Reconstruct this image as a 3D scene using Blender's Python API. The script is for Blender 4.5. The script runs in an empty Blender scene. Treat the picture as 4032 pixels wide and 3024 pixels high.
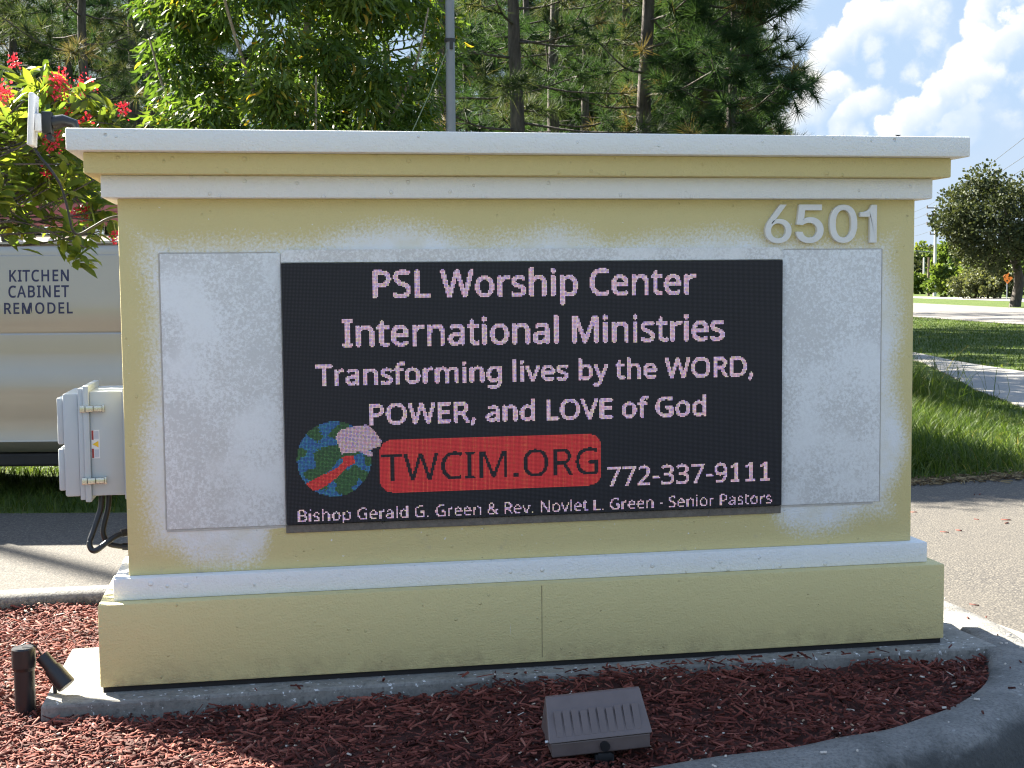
import bpy, bmesh, math, random
import numpy as np
from mathutils import Vector, Matrix

# ------------------------------------------------------------------ camera, world, sun, exposure
SC = bpy.context.scene
COL = SC.collection
EXPOSURE = 2.95
SKY_STRENGTH = 0.06
SUN_STRENGTH = 4.4
SUN_EL = math.radians(37.0)
CLOUD_DARK = (0.072, 0.096, 0.128); CLOUD_LIT = (0.160, 0.157, 0.150)
LOW_PALE = (0.086, 0.104, 0.126); LOW_BLUE = (0.064, 0.090, 0.128)
SUN_AZ = (-0.62, 0.7846)                      # horizontal direction towards the sun
C0 = np.array([-1.07786438, -5.46363551, 1.55154149])
CR = np.array([0.98449105, -0.1751789, -0.00947225])
CU = np.array([0.02231236, 0.07147354, 0.99719291])
CF = np.array([0.17401014, 0.98193884, -0.07427371])
FPX = 5347.18

cam_data = bpy.data.cameras.new('camera')
cam_data.sensor_width = 36.0
cam_data.lens = FPX / 4032 * 36.0
cam_data.clip_start = 0.05
cam_data.clip_end = 3000
cam = bpy.data.objects.new('camera', cam_data)
COL.objects.link(cam)
M = Matrix(((CR[0], CU[0], -CF[0], C0[0]), (CR[1], CU[1], -CF[1], C0[1]), (CR[2], CU[2], -CF[2], C0[2]), (0, 0, 0, 1)))
cam.matrix_world = M
SC.camera = cam
SC.view_settings.view_transform = 'Standard'
SC.view_settings.look = 'None'
SC.view_settings.exposure = EXPOSURE
SC.view_settings.gamma = 1.0
SC.render.engine = 'CYCLES'
try:
    SC.cycles.max_bounces = 8
    SC.cycles.transparent_max_bounces = 8
    SC.cycles.sample_clamp_indirect = 6.0
    SC.cycles.use_denoising = True
    SC.cycles.filter_width = 1.2
except Exception:
    pass

def ray(x, y):
    """direction of the photograph's point (x, y) on its 2212 px wide display"""
    k = 4032 / 2212
    return CF + CR * (x * k - 2016) / FPX - CU * (y * k - 1512) / FPX
def at(x, y, t):
    return C0 + ray(x, y) * t
def atz(x, y, z):
    v = ray(x, y)
    return C0 + v * ((z - C0[2]) / v[2])

sun_dir = Vector((SUN_AZ[0] * math.cos(SUN_EL), SUN_AZ[1] * math.cos(SUN_EL), math.sin(SUN_EL))).normalized()
sd = bpy.data.lights.new('sun', 'SUN')
sd.energy = SUN_STRENGTH
sd.angle = math.radians(0.55)
sd.color = (1.0, 0.93, 0.80)
sun = bpy.data.objects.new('sun', sd)
sun.rotation_euler = sun_dir.to_track_quat('Z', 'Y').to_euler()
sun.location = (-8, 20, 18)
COL.objects.link(sun)

class NT:
    """small helper to write node trees"""
    def __init__(s, tree):
        s.t = tree; s.n = tree.nodes; s.l = tree.links
    def new(s, typ, **kw):
        nd = s.n.new(typ)
        for k, v in kw.items():
            setattr(nd, k, v)
        return nd
    def put(s, sock, v):
        if isinstance(v, bpy.types.NodeSocket):
            s.l.new(v, sock)
        elif v is not None:
            if isinstance(v, (tuple, list)) and hasattr(sock, 'default_value') and len(v) == 3 and len(sock.default_value) == 4:
                v = (*v, 1.0)
            sock.default_value = v
    def math(s, op, a, b=None, c=None, clamp=False):
        nd = s.new('ShaderNodeMath', operation=op, use_clamp=clamp)
        s.put(nd.inputs[0], a); s.put(nd.inputs[1], b)
        if c is not None: s.put(nd.inputs[2], c)
        return nd.outputs[0]
    def vmath(s, op, a, b=None, out=0):
        nd = s.new('ShaderNodeVectorMath', operation=op)
        s.put(nd.inputs[0], a)
        if b is not None: s.put(nd.inputs[1], b)
        return nd.outputs[out]
    def mix(s, f, a, b, blend='MIX'):
        nd = s.new('ShaderNodeMix', data_type='RGBA', blend_type=blend)
        s.put(nd.inputs[0], f); s.put(nd.inputs[6], a); s.put(nd.inputs[7], b)
        return nd.outputs[2]
    def ramp(s, f, stops):
        nd = s.new('ShaderNodeValToRGB')
        cr = nd.color_ramp
        while len(cr.elements) < len(stops): cr.elements.new(0.5)
        for e, (p, c) in zip(cr.elements, stops):
            e.position = p
            e.color = (*c, 1) if len(c) == 3 else c
        s.put(nd.inputs[0], f)
        return nd.outputs[0]
    def noise(s, vec, scale, detail=4, rough=0.55, dist=0.0):
        nd = s.new('ShaderNodeTexNoise')
        s.put(nd.inputs['Vector'], vec)
        nd.inputs['Scale'].default_value = scale
        nd.inputs['Detail'].default_value = detail
        nd.inputs['Roughness'].default_value = rough
        nd.inputs['Distortion'].default_value = dist
        return nd.outputs[0]
    def range(s, v, a, b, c=0.0, d=1.0, smooth=False):
        nd = s.new('ShaderNodeMapRange', interpolation_type='SMOOTHSTEP' if smooth else 'LINEAR')
        s.put(nd.inputs[0], v)
        for i, q in enumerate((a, b, c, d)): s.put(nd.inputs[i + 1], q)
        return nd.outputs[0]

# world: physical sky with cumulus clouds laid out by direction
world = bpy.data.worlds.new('World')
SC.world = world
world.use_nodes = True
try:
    world.cycles.sampling_method = 'MANUAL'; world.cycles.sample_map_resolution = 256
except Exception:
    pass
w = NT(world.node_tree)
w.n.clear()
sky = w.new('ShaderNodeTexSky', sky_type='NISHITA')
sky.sun_disc = False
sky.sun_elevation = SUN_EL
sky.sun_rotation = math.atan2(SUN_AZ[0], SUN_AZ[1])
sky.air_density = 1.0; sky.dust_density = 0.6; sky.ozone_density = 1.2
tc = w.new('ShaderNodeTexCoord')
dirv = w.vmath('NORMALIZE', tc.outputs['Generated'])
big = w.noise(dirv, 11.0, 2, 0.5)
fine = w.noise(dirv, 55.0, 5, 0.60)
vor = w.new('ShaderNodeTexVoronoi', feature='F1'); w.put(vor.inputs['Vector'], dirv); vor.inputs['Scale'].default_value = 60.0
disp = w.math('MULTIPLY', w.math('SUBTRACT', big, .5), .055)
disp = w.math('ADD', disp, w.math('MULTIPLY', w.math('SUBTRACT', .45, vor.outputs['Distance']), .014))
disp = w.math('ADD', disp, w.math('MULTIPLY', w.math('SUBTRACT', fine, .5), .026))
puffs = w.range(w.math('ADD', w.math('MULTIPLY', w.math('SUBTRACT', .45, vor.outputs['Distance']), .5), w.math('SUBTRACT', fine, .5)), -.10, .28, 0, 1, smooth=True)
sep = w.new('ShaderNodeSeparateXYZ'); w.put(sep.inputs[0], dirv)
LIT_FROM = Vector((-0.80, 0.12, 0.58)).normalized()       # which side of a cloud the sun brightens
# (display x, y, radius, opacity, brightness)
CLOUD_BANKS = [(1748, 30, .030, .75, .75), (1690, 190, .040, .7, .7), (2240, 40, .052, 1, 1), (1882, 48, .027, 1, 1), (2000, 48, .028, 1, 1), (1965, 130, .046, .9, .55), (1912, 175, .062, 1, 1), (2135, 125, .026, .9, .9),
               (2205, 170, .046, 1, .9), (2118, 215, .032, 1, 1), (2055, 255, .032, 1, .9), (1815, 255, .036, 1, 1), (1885, 275, .032, 1, .8), (1745, 300, .032, 1, 1), (1995, 300, .032, 1, .9), (2110, 295, .030, .8, .4)]
skyc = w.vmath('SCALE', sky.outputs[0]); skyc.node.inputs['Scale'].default_value = SKY_STRENGTH
haze_low = w.range(sep.outputs[2], 0.75, 0.22, 0.0, 1.0, smooth=True)
low_col = w.mix(w.range(sep.outputs[2], 0.02, 0.26, 0, 1), LOW_PALE, LOW_BLUE)
glow = w.range(w.vmath('DOT_PRODUCT', dirv, (SUN_AZ[0], SUN_AZ[1], 0.0), out=1), .78, .96, 0, 1, smooth=True)      # the sky whitens towards the sun
low_col = w.mix(glow, low_col, (.170, .172, .172))
skyc2 = w.mix(haze_low, skyc, low_col)
cov = w.math('ADD', w.math('MULTIPLY', disp, 22.0), w.math('MAXIMUM', w.range(sep.outputs[1], 0.2, -0.4, 0.0, 0.45), w.range(sep.outputs[2], .3, .6, 0, .40)))      # broken cloud over the rest of the sky
cov = w.math('MULTIPLY', w.range(cov, .30, .70, 0, 1, smooth=True), w.math('MAXIMUM', w.range(sep.outputs[1], .80, .55, 0, 1), w.range(sep.outputs[2], .32, .5, 0, 1)))
fin = w.mix(cov, skyc2, w.mix(puffs, CLOUD_DARK, CLOUD_LIT))
for (bx, by, br, op, bri) in CLOUD_BANKS:
    v = ray(bx, by); v = v / np.linalg.norm(v)
    rel = w.vmath('SUBTRACT', dirv, tuple(float(q) for q in v))
    dist = w.vmath('LENGTH', rel, out=1)
    side = w.math('DIVIDE', w.vmath('DOT_PRODUCT', rel, tuple(LIT_FROM), out=1), w.math('MAXIMUM', dist, .002))
    s01 = w.math('MULTIPLY_ADD', side, .5, .5)
    d_ = w.math('ADD', w.math('SUBTRACT', br, dist), disp)
    soft = w.range(s01, .25, .85, .034, .0045)
    m_ = w.math('MULTIPLY', w.range(w.math('DIVIDE', d_, soft), 0, 1, 0, 1, smooth=True), op)
    edge = w.range(d_, .030, .004, 0, 1, smooth=True)
    edge = w.math('MULTIPLY', edge, w.range(s01, .30, .85, 0, 1))
    l_ = w.math('MULTIPLY', w.math('ADD', w.math('MULTIPLY', edge, .85), w.math('MULTIPLY', puffs, .48)), bri, clamp=True)
    fin = w.mix(m_, fin, w.mix(l_, CLOUD_DARK, CLOUD_LIT))
bg = w.new('ShaderNodeBackground'); w.put(bg.inputs[0], fin); bg.inputs[1].default_value = 1.0
wo = w.new('ShaderNodeOutputWorld'); w.l.new(bg.outputs[0], wo.inputs[0])

rng = np.random.default_rng(7)
random.seed(7)

# ------------------------------------------------------------------ object helpers
def tag(o, label=None, cat=None, group=None, kind=None):
    if label: o['label'] = label
    if cat: o['category'] = cat
    if group: o['group'] = group
    if kind: o['kind'] = kind
    return o
def thing(name, label, cat, loc=(0, 0, 0), rotz=0.0, group=None):
    o = bpy.data.objects.new(name, None)
    o.empty_display_size = 0.2
    COL.objects.link(o)
    o.location = loc; o.rotation_euler = (0, 0, rotz)
    return tag(o, label, cat, group)
def link(name, me, mat=None, parent=None):
    o = bpy.data.objects.new(name, me)
    COL.objects.link(o)
    if mat is not None: me.materials.append(mat)
    if parent is not None: o.parent = parent
    return o
def np_mesh(name, V, F, rnd=None, smooth=False, colname='rnd'):
    V = np.asarray(V, np.float32); F = np.asarray(F, np.int32)
    me = bpy.data.meshes.new(name)
    k = F.shape[1]
    me.vertices.add(len(V)); me.vertices.foreach_set('co', V.ravel())
    me.loops.add(F.size); me.loops.foreach_set('vertex_index', F.ravel())
    me.polygons.add(len(F))
    me.polygons.foreach_set('loop_start', np.arange(0, F.size, k, dtype=np.int32))
    me.update(calc_edges=True)
    if smooth:
        me.polygons.foreach_set('use_smooth', np.ones(len(F), bool))
    if rnd is not None:
        a = me.attributes.new(colname, 'FLOAT', 'FACE')
        a.data.foreach_set('value', np.asarray(rnd, np.float32))
    me.validate()
    return me

class BM:
    """collects shaped primitives and links them as one mesh object"""
    def __init__(s): s.bm = bmesh.new()
    def box(s, x0, x1, y0, y1, z0, z1, bev=0.0, seg=2, rot=None, at_=None):
        r = bmesh.ops.create_cube(s.bm, size=1.0)
        vs = r['verts']
        for v in vs:
            v.co = Vector(((x0 + x1) / 2 + v.co.x * (x1 - x0), (y0 + y1) / 2 + v.co.y * (y1 - y0), (z0 + z1) / 2 + v.co.z * (z1 - z0)))
        if bev > 0:
            es = list({e for v in vs for e in v.link_edges})
            rr = bmesh.ops.bevel(s.bm, geom=es, offset=bev, segments=seg, profile=0.5, affect='EDGES')
            vs = list({v for f in rr['faces'] for v in f.verts} | {v for v in vs if v.is_valid})
        if rot is not None:
            p = Vector(at_ or (0, 0, 0))
            for v in vs: v.co = p + rot @ (v.co - p)
        return vs
    def cyl(s, a, b, r0, r1=None, n=20, caps=True):
        r1 = r0 if r1 is None else r1
        a = Vector(a); b = Vector(b); d = b - a
        q = d.to_track_quat('Z', 'Y').to_matrix().to_4x4()
        q.translation = (a + b) / 2
        bmesh.ops.create_cone(s.bm, cap_ends=caps, segments=n, radius1=r0, radius2=r1, depth=d.length, matrix=q)
    def tube(s, pts, r, n=10, closed_ends=True):
        pts = [Vector(p) for p in pts]
        rs = r if isinstance(r, (list, tuple)) else [r] * len(pts)
        rings = []
        up = Vector((0.13, 0.31, 0.94))
        for i, p in enumerate(pts):
            t = (pts[min(i + 1, len(pts) - 1)] - pts[max(i - 1, 0)]).normalized()
            u = t.cross(up)
            if u.length < 1e-3: u = t.cross(Vector((1, 0, 0)))
            u.normalize(); v = t.cross(u)
            rings.append([s.bm.verts.new(p + (u * math.cos(2 * math.pi * k / n) + v * math.sin(2 * math.pi * k / n)) * rs[i]) for k in range(n)])
        for a, b in zip(rings, rings[1:]):
            for k in range(n):
                s.bm.faces.new((a[k], a[(k + 1) % n], b[(k + 1) % n], b[k]))
        if closed_ends:
            s.bm.faces.new(rings[0][::-1]); s.bm.faces.new(rings[-1])
    def prism(s, outline, depth_vec):
        a = [s.bm.verts.new(Vector(p)) for p in outline]
        b = [s.bm.verts.new(Vector(p) + Vector(depth_vec)) for p in outline]
        n = len(a)
        s.bm.faces.new(a); s.bm.faces.new(b[::-1])
        for k in range(n):
            s.bm.faces.new((a[k], b[k], b[(k + 1) % n], a[(k + 1) % n]))
    def build(s, name, mat, parent=None, smooth=None):
        bmesh.ops.recalc_face_normals(s.bm, faces=s.bm.faces)
        me = bpy.data.meshes.new(name)
        s.bm.to_mesh(me); s.bm.free()
        if smooth:
            me.polygons.foreach_set('use_smooth', np.ones(len(me.polygons), bool))
            try: me.set_sharp_from_angle(angle=math.radians(smooth))
            except Exception: pass
        return link(name, me, mat, parent)
def catmull(pts, n=8):
    P = [np.array(p, float) for p in pts]
    P = [2 * P[0] - P[1]] + P + [2 * P[-1] - P[-2]]
    out = []
    for i in range(1, len(P) - 2):
        for k in range(n):
            t = k / n
            a, b, c, d = P[i - 1], P[i], P[i + 1], P[i + 2]
            out.append(0.5 * ((2 * b) + (-a + c) * t + (2 * a - 5 * b + 4 * c - d) * t * t + (-a + 3 * b - 3 * c + d) * t ** 3))
    out.append(P[-2])
    return out

# ------------------------------------------------------------------ materials
def mat_new(name):
    m = bpy.data.materials.new(name); m.use_nodes = True
    t = NT(m.node_tree); t.n.clear()
    out = t.new('ShaderNodeOutputMaterial')
    p = t.new('ShaderNodeBsdfPrincipled')
    t.l.new(p.outputs[0], out.inputs[0])
    return m, t, p, out
def obj_vec(t):
    return t.new('ShaderNodeTexCoord').outputs['Object']
def bump(t, p, h, strength=0.4, dist=0.01):
    b = t.new('ShaderNodeBump'); b.inputs['Strength'].default_value = strength; b.inputs['Distance'].default_value = dist
    t.put(b.inputs['Height'], h); t.l.new(b.outputs[0], p.inputs['Normal'])
def plain(name, col, rough=0.5, metal=0.0, var=0.12, scale=18.0, bumpy=0.0, spec=0.5, coat=0.0):
    m, t, p, o = mat_new(name)
    v = obj_vec(t)
    n = t.noise(v, scale, 5, 0.6)
    c = t.mix(n, tuple(q * (1 - var) for q in col), tuple(min(1, q * (1 + var)) for q in col))
    t.put(p.inputs['Base Color'], c)
    t.put(p.inputs['Roughness'], t.range(n, 0.3, 0.7, max(0.02, rough - 0.07), min(1, rough + 0.07)))
    p.inputs['Metallic'].default_value = metal
    p.inputs['Specular IOR Level'].default_value = spec
    p.inputs['Coat Weight'].default_value = coat
    if bumpy: bump(t, p, t.noise(v, scale * 6, 3, 0.6), bumpy, 0.004)
    return m

YEL = (0.63, 0.54, 0.265)
WHT = (0.78, 0.78, 0.76)
def dots(t, v, scale, share, r0, r1):
    """round marks of differing size, in a share of the cells"""
    vo = t.new('ShaderNodeTexVoronoi', feature='F1'); t.put(vo.inputs['Vector'], t.vmath('ADD', v, (.37 * scale, .11, .23))); vo.inputs['Scale'].default_value = scale
    cs = t.new('ShaderNodeSeparateColor'); t.put(cs.inputs[0], vo.outputs['Color'])
    wob = t.math('ADD', vo.outputs['Distance'], t.math('MULTIPLY', t.math('SUBTRACT', t.noise(v, scale * 2.2, 2, .6), .5), .30))
    rr = t.range(cs.outputs[1], 0, 1, r0, r1)
    return t.math('MULTIPLY', t.range(t.math('DIVIDE', wob, rr), 1.0, .45, 0, 1, smooth=True), t.math('LESS_THAN', cs.outputs[0], share))
def stucco_height(t, v):
    a = t.noise(v, 120.0, 3, 0.6)
    c = t.noise(v, 34.0, 3, 0.5)
    h = t.math('ADD', t.math('MULTIPLY', a, 0.40), t.math('MULTIPLY', c, 0.30))
    h = t.math('ADD', h, t.math('MULTIPLY', dots(t, v, 30.0, .14, .08, .36), .40))
    return t.math('SUBTRACT', h, t.math('MULTIPLY', dots(t, v, 21.0, .13, .04, .18), .5))
def stucco(name, col, dirt=(0.30, 0.24, 0.14), dirt_amt=0.55, var=0.05, scr=False):
    m, t, p, o = mat_new(name)
    v = obj_vec(t)
    c = t.mix(t.noise(v, 1.7, 3, 0.5), tuple(q * (1 - var) for q in col), tuple(q * (1 + var) for q in col))
    spots = t.math('MULTIPLY', t.math('MAXIMUM', dots(t, v, 21.0, .13, .03, .15), dots(t, v, 13.0, .18, .02, .09)), dirt_amt * .8)
    c = t.mix(spots, c, dirt)
    if scr:
        sp_ = t.new('ShaderNodeSeparateXYZ'); t.put(sp_.inputs[0], v)
        splash = t.math('MULTIPLY', t.range(sp_.outputs[2], .11, .015, 0, 1), t.range(t.noise(v, 14, 5, .7), .42, .70, 0, .45))
        c = t.mix(splash, c, (.26, .17, .11))
    if scr:                                   # pale drips and scratches
        sv = t.vmath('MULTIPLY', v, (60.0, 60.0, 5.0))
        sc = t.range(t.noise(sv, 1.0, 2, 0.5), 0.74, 0.78, 0, 0.5)
        c = t.mix(sc, c, (0.72, 0.70, 0.62))
    t.put(p.inputs['Base Color'], c)
    p.inputs['Roughness'].default_value = 0.62
    p.inputs['Specular IOR Level'].default_value = 0.3
    bump(t, p, stucco_height(t, v), 0.85, 0.012)
    return m
M_YEL = stucco('yellow_stucco', YEL, scr=True)
M_YELT = stucco('yellow_band_stucco', YEL)
M_WHT = stucco('white_stucco', WHT, dirt=(0.36, 0.36, 0.36), dirt_amt=0.55, var=0.03)

def wall_material():
    m, t, p, o = mat_new('oversprayed_stucco')
    v = obj_vec(t)
    s = t.new('ShaderNodeSeparateXYZ'); t.put(s.inputs[0], v)
    x, z = s.outputs[0], s.outputs[2]
    qx = t.math('SUBTRACT', t.math('ABSOLUTE', x), 1.50)
    qz = t.math('SUBTRACT', t.math('ABSOLUTE', t.math('SUBTRACT', z, 1.135)), 0.545)
    d = t.math('MAXIMUM', qx, qz)
    blob = t.noise(v, 2.6, 3, 0.55)
    fine = t.noise(v, 88.0, 3, 0.7)
    # soft spray halo round the panel, wider in places
    reach = t.range(blob, 0.30, 0.72, -0.005, 0.060)
    def pool(px, pz, r, a):
        dx = t.math('SUBTRACT', x, px); dz = t.math('SUBTRACT', z, pz)
        rr = t.math('SQRT', t.math('ADD', t.math('MULTIPLY', dx, dx), t.math('MULTIPLY', dz, dz)))
        return t.range(rr, r, 0.0, 0.0, a, smooth=True)
    for q in ((1.50, 0.84, 0.26, .13), (1.50, 1.30, .40, .05), (1.18, 0.50, .30, .09), (-1.25, .48, .36, .12), (-0.6, 1.73, .4, .07), (-1.55, .8, .4, .05), (0.1, 1.74, .35, .05), (.75, 1.735, .35, .045)):
        reach = t.math('ADD', reach, pool(*q))
    near = t.range(t.math('SUBTRACT', d, reach), -0.085, 0.105, 1.0, 0.0)
    # masked off below the screen
    below = t.math('MULTIPLY', t.range(z, 0.585, 0.575, 0, 1), t.range(t.math('ABSOLUTE', t.math('ADD', x, t.math('MULTIPLY', blob, .12))), 1.10, 0.98, 0, 1, smooth=True))
    near = t.math('MULTIPLY', near, t.math('SUBTRACT', 1.0, below))
    mask = t.range(t.math('ADD', t.math('MULTIPLY', near, 1.15), t.math('MULTIPLY', t.math('SUBTRACT', fine, 0.5), 1.55)), 0.22, 0.98, 0, 1, True)
    mask = t.math('MULTIPLY', mask, t.range(near, 0.0, 0.30, 0, 1))
    flecks = t.math('MULTIPLY', t.range(t.noise(v, 60, 2, .5), t.range(d, 0, .3, .66, .80), t.range(d, 0, .3, .69, .82), 0, .9), t.range(d, .36, .30, 0, 1))
    mask = t.math('MAXIMUM', mask, flecks)
    base = t.mix(t.noise(v, 1.7, 3, 0.5), tuple(q * .95 for q in YEL), tuple(q * 1.05 for q in YEL))
    spots = t.math('MULTIPLY', t.math('MAXIMUM', dots(t, v, 21.0, .13, .03, .15), dots(t, v, 13.0, .18, .02, .09)), .42)
    base = t.mix(spots, base, (0.28, 0.22, 0.13))
    c = t.mix(t.math('MULTIPLY', mask, t.range(t.noise(v, 6, 4, .65), .32, .62, .62, 1.0)), base, (0.78, 0.79, 0.80))
    grime = t.math('MULTIPLY', t.range(t.noise(v, 9, 4, .65), .60, .72, 0, .35), t.range(z, .60, .42, 0, 1))
    c = t.mix(grime, c, (.30, .26, .27))
    t.put(p.inputs['Base Color'], c)
    p.inputs['Roughness'].default_value = 0.65
    p.inputs['Specular IOR Level'].default_value = 0.3
    bump(t, p, stucco_height(t, v), 0.8, 0.010)
    return m
M_WALL = wall_material()
def panel_material():
    m, t, p, o = mat_new('speckled_primer')
    v = obj_vec(t)
    f = t.noise(v, 92.0, 3, 0.7)
    b = t.noise(v, 3.2, 4, 0.6)
    k = t.range(t.math('ADD', t.math('MULTIPLY', f, 1.0), t.math('MULTIPLY', b, 0.55)), 0.70, 0.88, 0, 1)
    c = t.mix(k, (0.61, 0.605, 0.60), (0.78, 0.79, 0.80))
    cl_ = t.range(t.noise(v, 3.1, 3, .55), .50, .66, 0, .8, True)
    c = t.mix(cl_, c, (.78, .79, .80))
    st = t.range(t.noise(t.vmath('MULTIPLY', v, (1, 1, .45)), 4.3, 4, .6), .58, .78, 0, .35)
    c = t.mix(st, c, (0.55, 0.53, 0.50))
    t.put(p.inputs['Base Color'], c)
    p.inputs['Roughness'].default_value = 0.7
    bump(t, p, f, 0.35, 0.003)
    return m
M_PANEL = panel_material()

def concrete(name, a, b, spots=(0.75, 0.75, 0.72), spot_amt=0.6, scale=1.0, thr=.69, ss=24):
    m, t, p, o = mat_new(name)
    v = obj_vec(t)
    n = t.noise(v, 3.5 * scale, 6, 0.65)
    c = t.mix(t.range(n, 0.3, 0.7, 0, 1), a, b)
    c = t.mix(t.range(t.noise(v, 60 * scale, 3, 0.7), 0.42, 0.62, 0, 0.35), c, tuple(q * 0.55 for q in a))
    c = t.mix(t.range(t.noise(v, ss * scale, 3, 0.55), thr, thr + .035, 0, spot_amt), c, spots)
    if thr < .69: c = t.mix(t.range(t.noise(v, 33 * scale, 4, .65), .54, .66, 0, .6), c, tuple(q * .45 for q in a))
    t.put(p.inputs['Base Color'], c)
    p.inputs['Roughness'].default_value = 0.85
    bump(t, p, t.noise(v, 90 * scale, 4, 0.7), 0.5, 0.006)
    return m
M_SLAB = concrete('slab_concrete', (0.165, 0.158, 0.140), (0.31, 0.298, 0.265), spots=(.72, .72, .70), spot_amt=.9, thr=.645, ss=38)
def curb_mat():
    m, t, p, o = mat_new('curb_concrete')
    v = obj_vec(t)
    n = t.noise(v, 5.0, 6, 0.7); f = t.noise(v, 75.0, 4, 0.7)
    c = t.mix(t.range(n, .32, .68, 0, 1), (.13, .127, .118), (.26, .25, .23))
    c = t.mix(t.range(f, .45, .66, 0, .55), c, (.045, .045, .043))
    c = t.mix(t.range(t.noise(v, 22, 3, .55), .66, .70, 0, .4), c, (.5, .5, .47))
    s_ = t.new('ShaderNodeSeparateXYZ'); t.put(s_.inputs[0], v)
    algae_shade = t.range(t.math('ADD', s_.outputs[2], t.math('MULTIPLY', t.math('SUBTRACT', n, .5), .12)), -.035, -.085, 0, .78, smooth=True)   # black growth plus shade of the kerb face, both painted in by height
    c = t.mix(algae_shade, c, (.022, .024, .023))
    t.put(p.inputs['Base Color'], c); p.inputs['Roughness'].default_value = .9
    bump(t, p, t.math('ADD', f, t.math('MULTIPLY', n, .8)), .8, .012)
    return m
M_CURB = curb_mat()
M_WALK = concrete('walk_concrete', (0.22, 0.21, 0.19), (0.29, 0.275, 0.25), spot_amt=0.1, scale=0.6)
M_BAND = concrete('band_concrete', (0.20, 0.185, 0.155), (0.30, 0.275, 0.235), spot_amt=0.2)

def asphalt(name, light, dark, k=1.0):
    m, t, p, o = mat_new(name)
    v = obj_vec(t)
    vo = t.new('ShaderNodeTexVoronoi', feature='F1'); t.put(vo.inputs['Vector'], v); vo.inputs['Scale'].default_value = 75 * k
    cs = t.new('ShaderNodeSeparateColor'); t.put(cs.inputs[0], vo.outputs['Color'])
    c = t.ramp(cs.outputs[0], [(0.0, dark), (0.45, tuple((a + b) / 2 for a, b in zip(light, dark))), (0.8, light), (1.0, tuple(min(1, q * 1.35) for q in light))])
    c = t.mix(t.range(vo.outputs['Distance'], 0.30, 0.62, 0, 0.75), c, tuple(q * .6 for q in dark))
    big = t.noise(v, 0.9, 5, 0.6)
    c = t.mix(t.range(big, 0.35, 0.68, 0.0, 0.55), c, tuple(q * 0.62 for q in light))
    c = t.mix(t.range(t.noise(v, 4.0, 5, .65), .56, .72, 0, .35), c, tuple(q * .55 for q in light))
    t.put(p.inputs['Base Color'], c)
    p.inputs['Roughness'].default_value = 0.9
    bump(t, p, vo.outputs['Distance'], 0.7, 0.006)
    return m
M_ASPH = asphalt('worn_asphalt', (0.124, 0.110, 0.088), (0.038, 0.035, 0.032))
M_ROAD = asphalt('road_asphalt', (0.20, 0.185, 0.165), (0.14, 0.13, 0.12), 0.5)

def lawn(name, a, b, c3):
    m, t, p, o = mat_new(name)
    v = obj_vec(t)
    n = t.noise(v, 0.55, 6, 0.65)
    f = t.noise(v, 28, 4, 0.7)
    c = t.mix(t.range(n, .3, .7, 0, 1), a, b)
    c = t.mix(t.range(f, .35, .7, 0, .6), c, c3)
    t.put(p.inputs['Base Color'], c)
    p.inputs['Roughness'].default_value = 0.9
    p.inputs['Specular IOR Level'].default_value = 0.15
    bump(t, p, f, 0.8, 0.05)
    return m
M_LAWN = lawn('lawn_turf', (0.058, 0.092, 0.018), (0.092, 0.122, 0.028), (0.04, 0.066, 0.014))

def foliage(name, stops, transl=0.45, rough=0.45, spec=0.4):
    m, t, p, o = mat_new(name)
    at_ = t.new('ShaderNodeAttribute', attribute_name='rnd')
    c = t.ramp(at_.outputs['Fac'], stops)
    t.put(p.inputs['Base Color'], c)
    p.inputs['Roughness'].default_value = rough
    p.inputs['Specular IOR Level'].default_value = spec
    tr = t.new('ShaderNodeBsdfTranslucent')
    br = t.vmath('MULTIPLY', c, (1.55, 1.45, 0.75))
    t.put(tr.inputs[0], br)
    mx = t.new('ShaderNodeMixShader'); mx.inputs[0].default_value = transl
    t.l.new(p.outputs[0], mx.inputs[1]); t.l.new(tr.outputs[0], mx.inputs[2])
    t.l.new(mx.outputs[0], o.inputs[0])
    return m
M_ACACIA = foliage('sickle_leaf', [(0, (.034, .072, .012)), (.5, (.062, .115, .02)), (.86, (.12, .17, .028)), (.93, (.26, .24, .03)), (1, (.34, .20, .02))], .46)
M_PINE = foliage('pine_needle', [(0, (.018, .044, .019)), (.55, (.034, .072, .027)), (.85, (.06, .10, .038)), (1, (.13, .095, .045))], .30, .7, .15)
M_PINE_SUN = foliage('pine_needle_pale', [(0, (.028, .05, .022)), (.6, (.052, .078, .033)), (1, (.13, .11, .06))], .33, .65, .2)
M_SHRUB = foliage('shrub_leaf', [(0, (.055, .10, .02)), (.5, (.11, .165, .028)), (.85, (.20, .235, .035)), (1, (.34, .32, .045))], .52, .35)
M_OAK = foliage('oak_leaf', [(0, (.028, .04, .017)), (.6, (.048, .062, .027)), (1, (.09, .10, .048))], .2, .65, .2)
M_BUSH = foliage('bush_leaf', [(0, (.045, .08, .018)), (.6, (.085, .13, .028)), (1, (.16, .19, .045))], .4, .6, .2)
M_BUSH2 = foliage('grey_bush_leaf', [(0, (.055, .07, .03)), (.6, (.085, .10, .045)), (1, (.13, .14, .065))], .35, .6)
M_GRASS = foliage('grass_blade', [(0, (.032, .062, .012)), (.6, (.060, .100, .020)), (.90, (.105, .135, .032)), (1, (.24, .20, .09))], .45, .5, .2)
M_PETAL = foliage('red_petal', [(0, (.45, .012, .045)), (1, (.66, .05, .10))], .35, .5)
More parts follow.
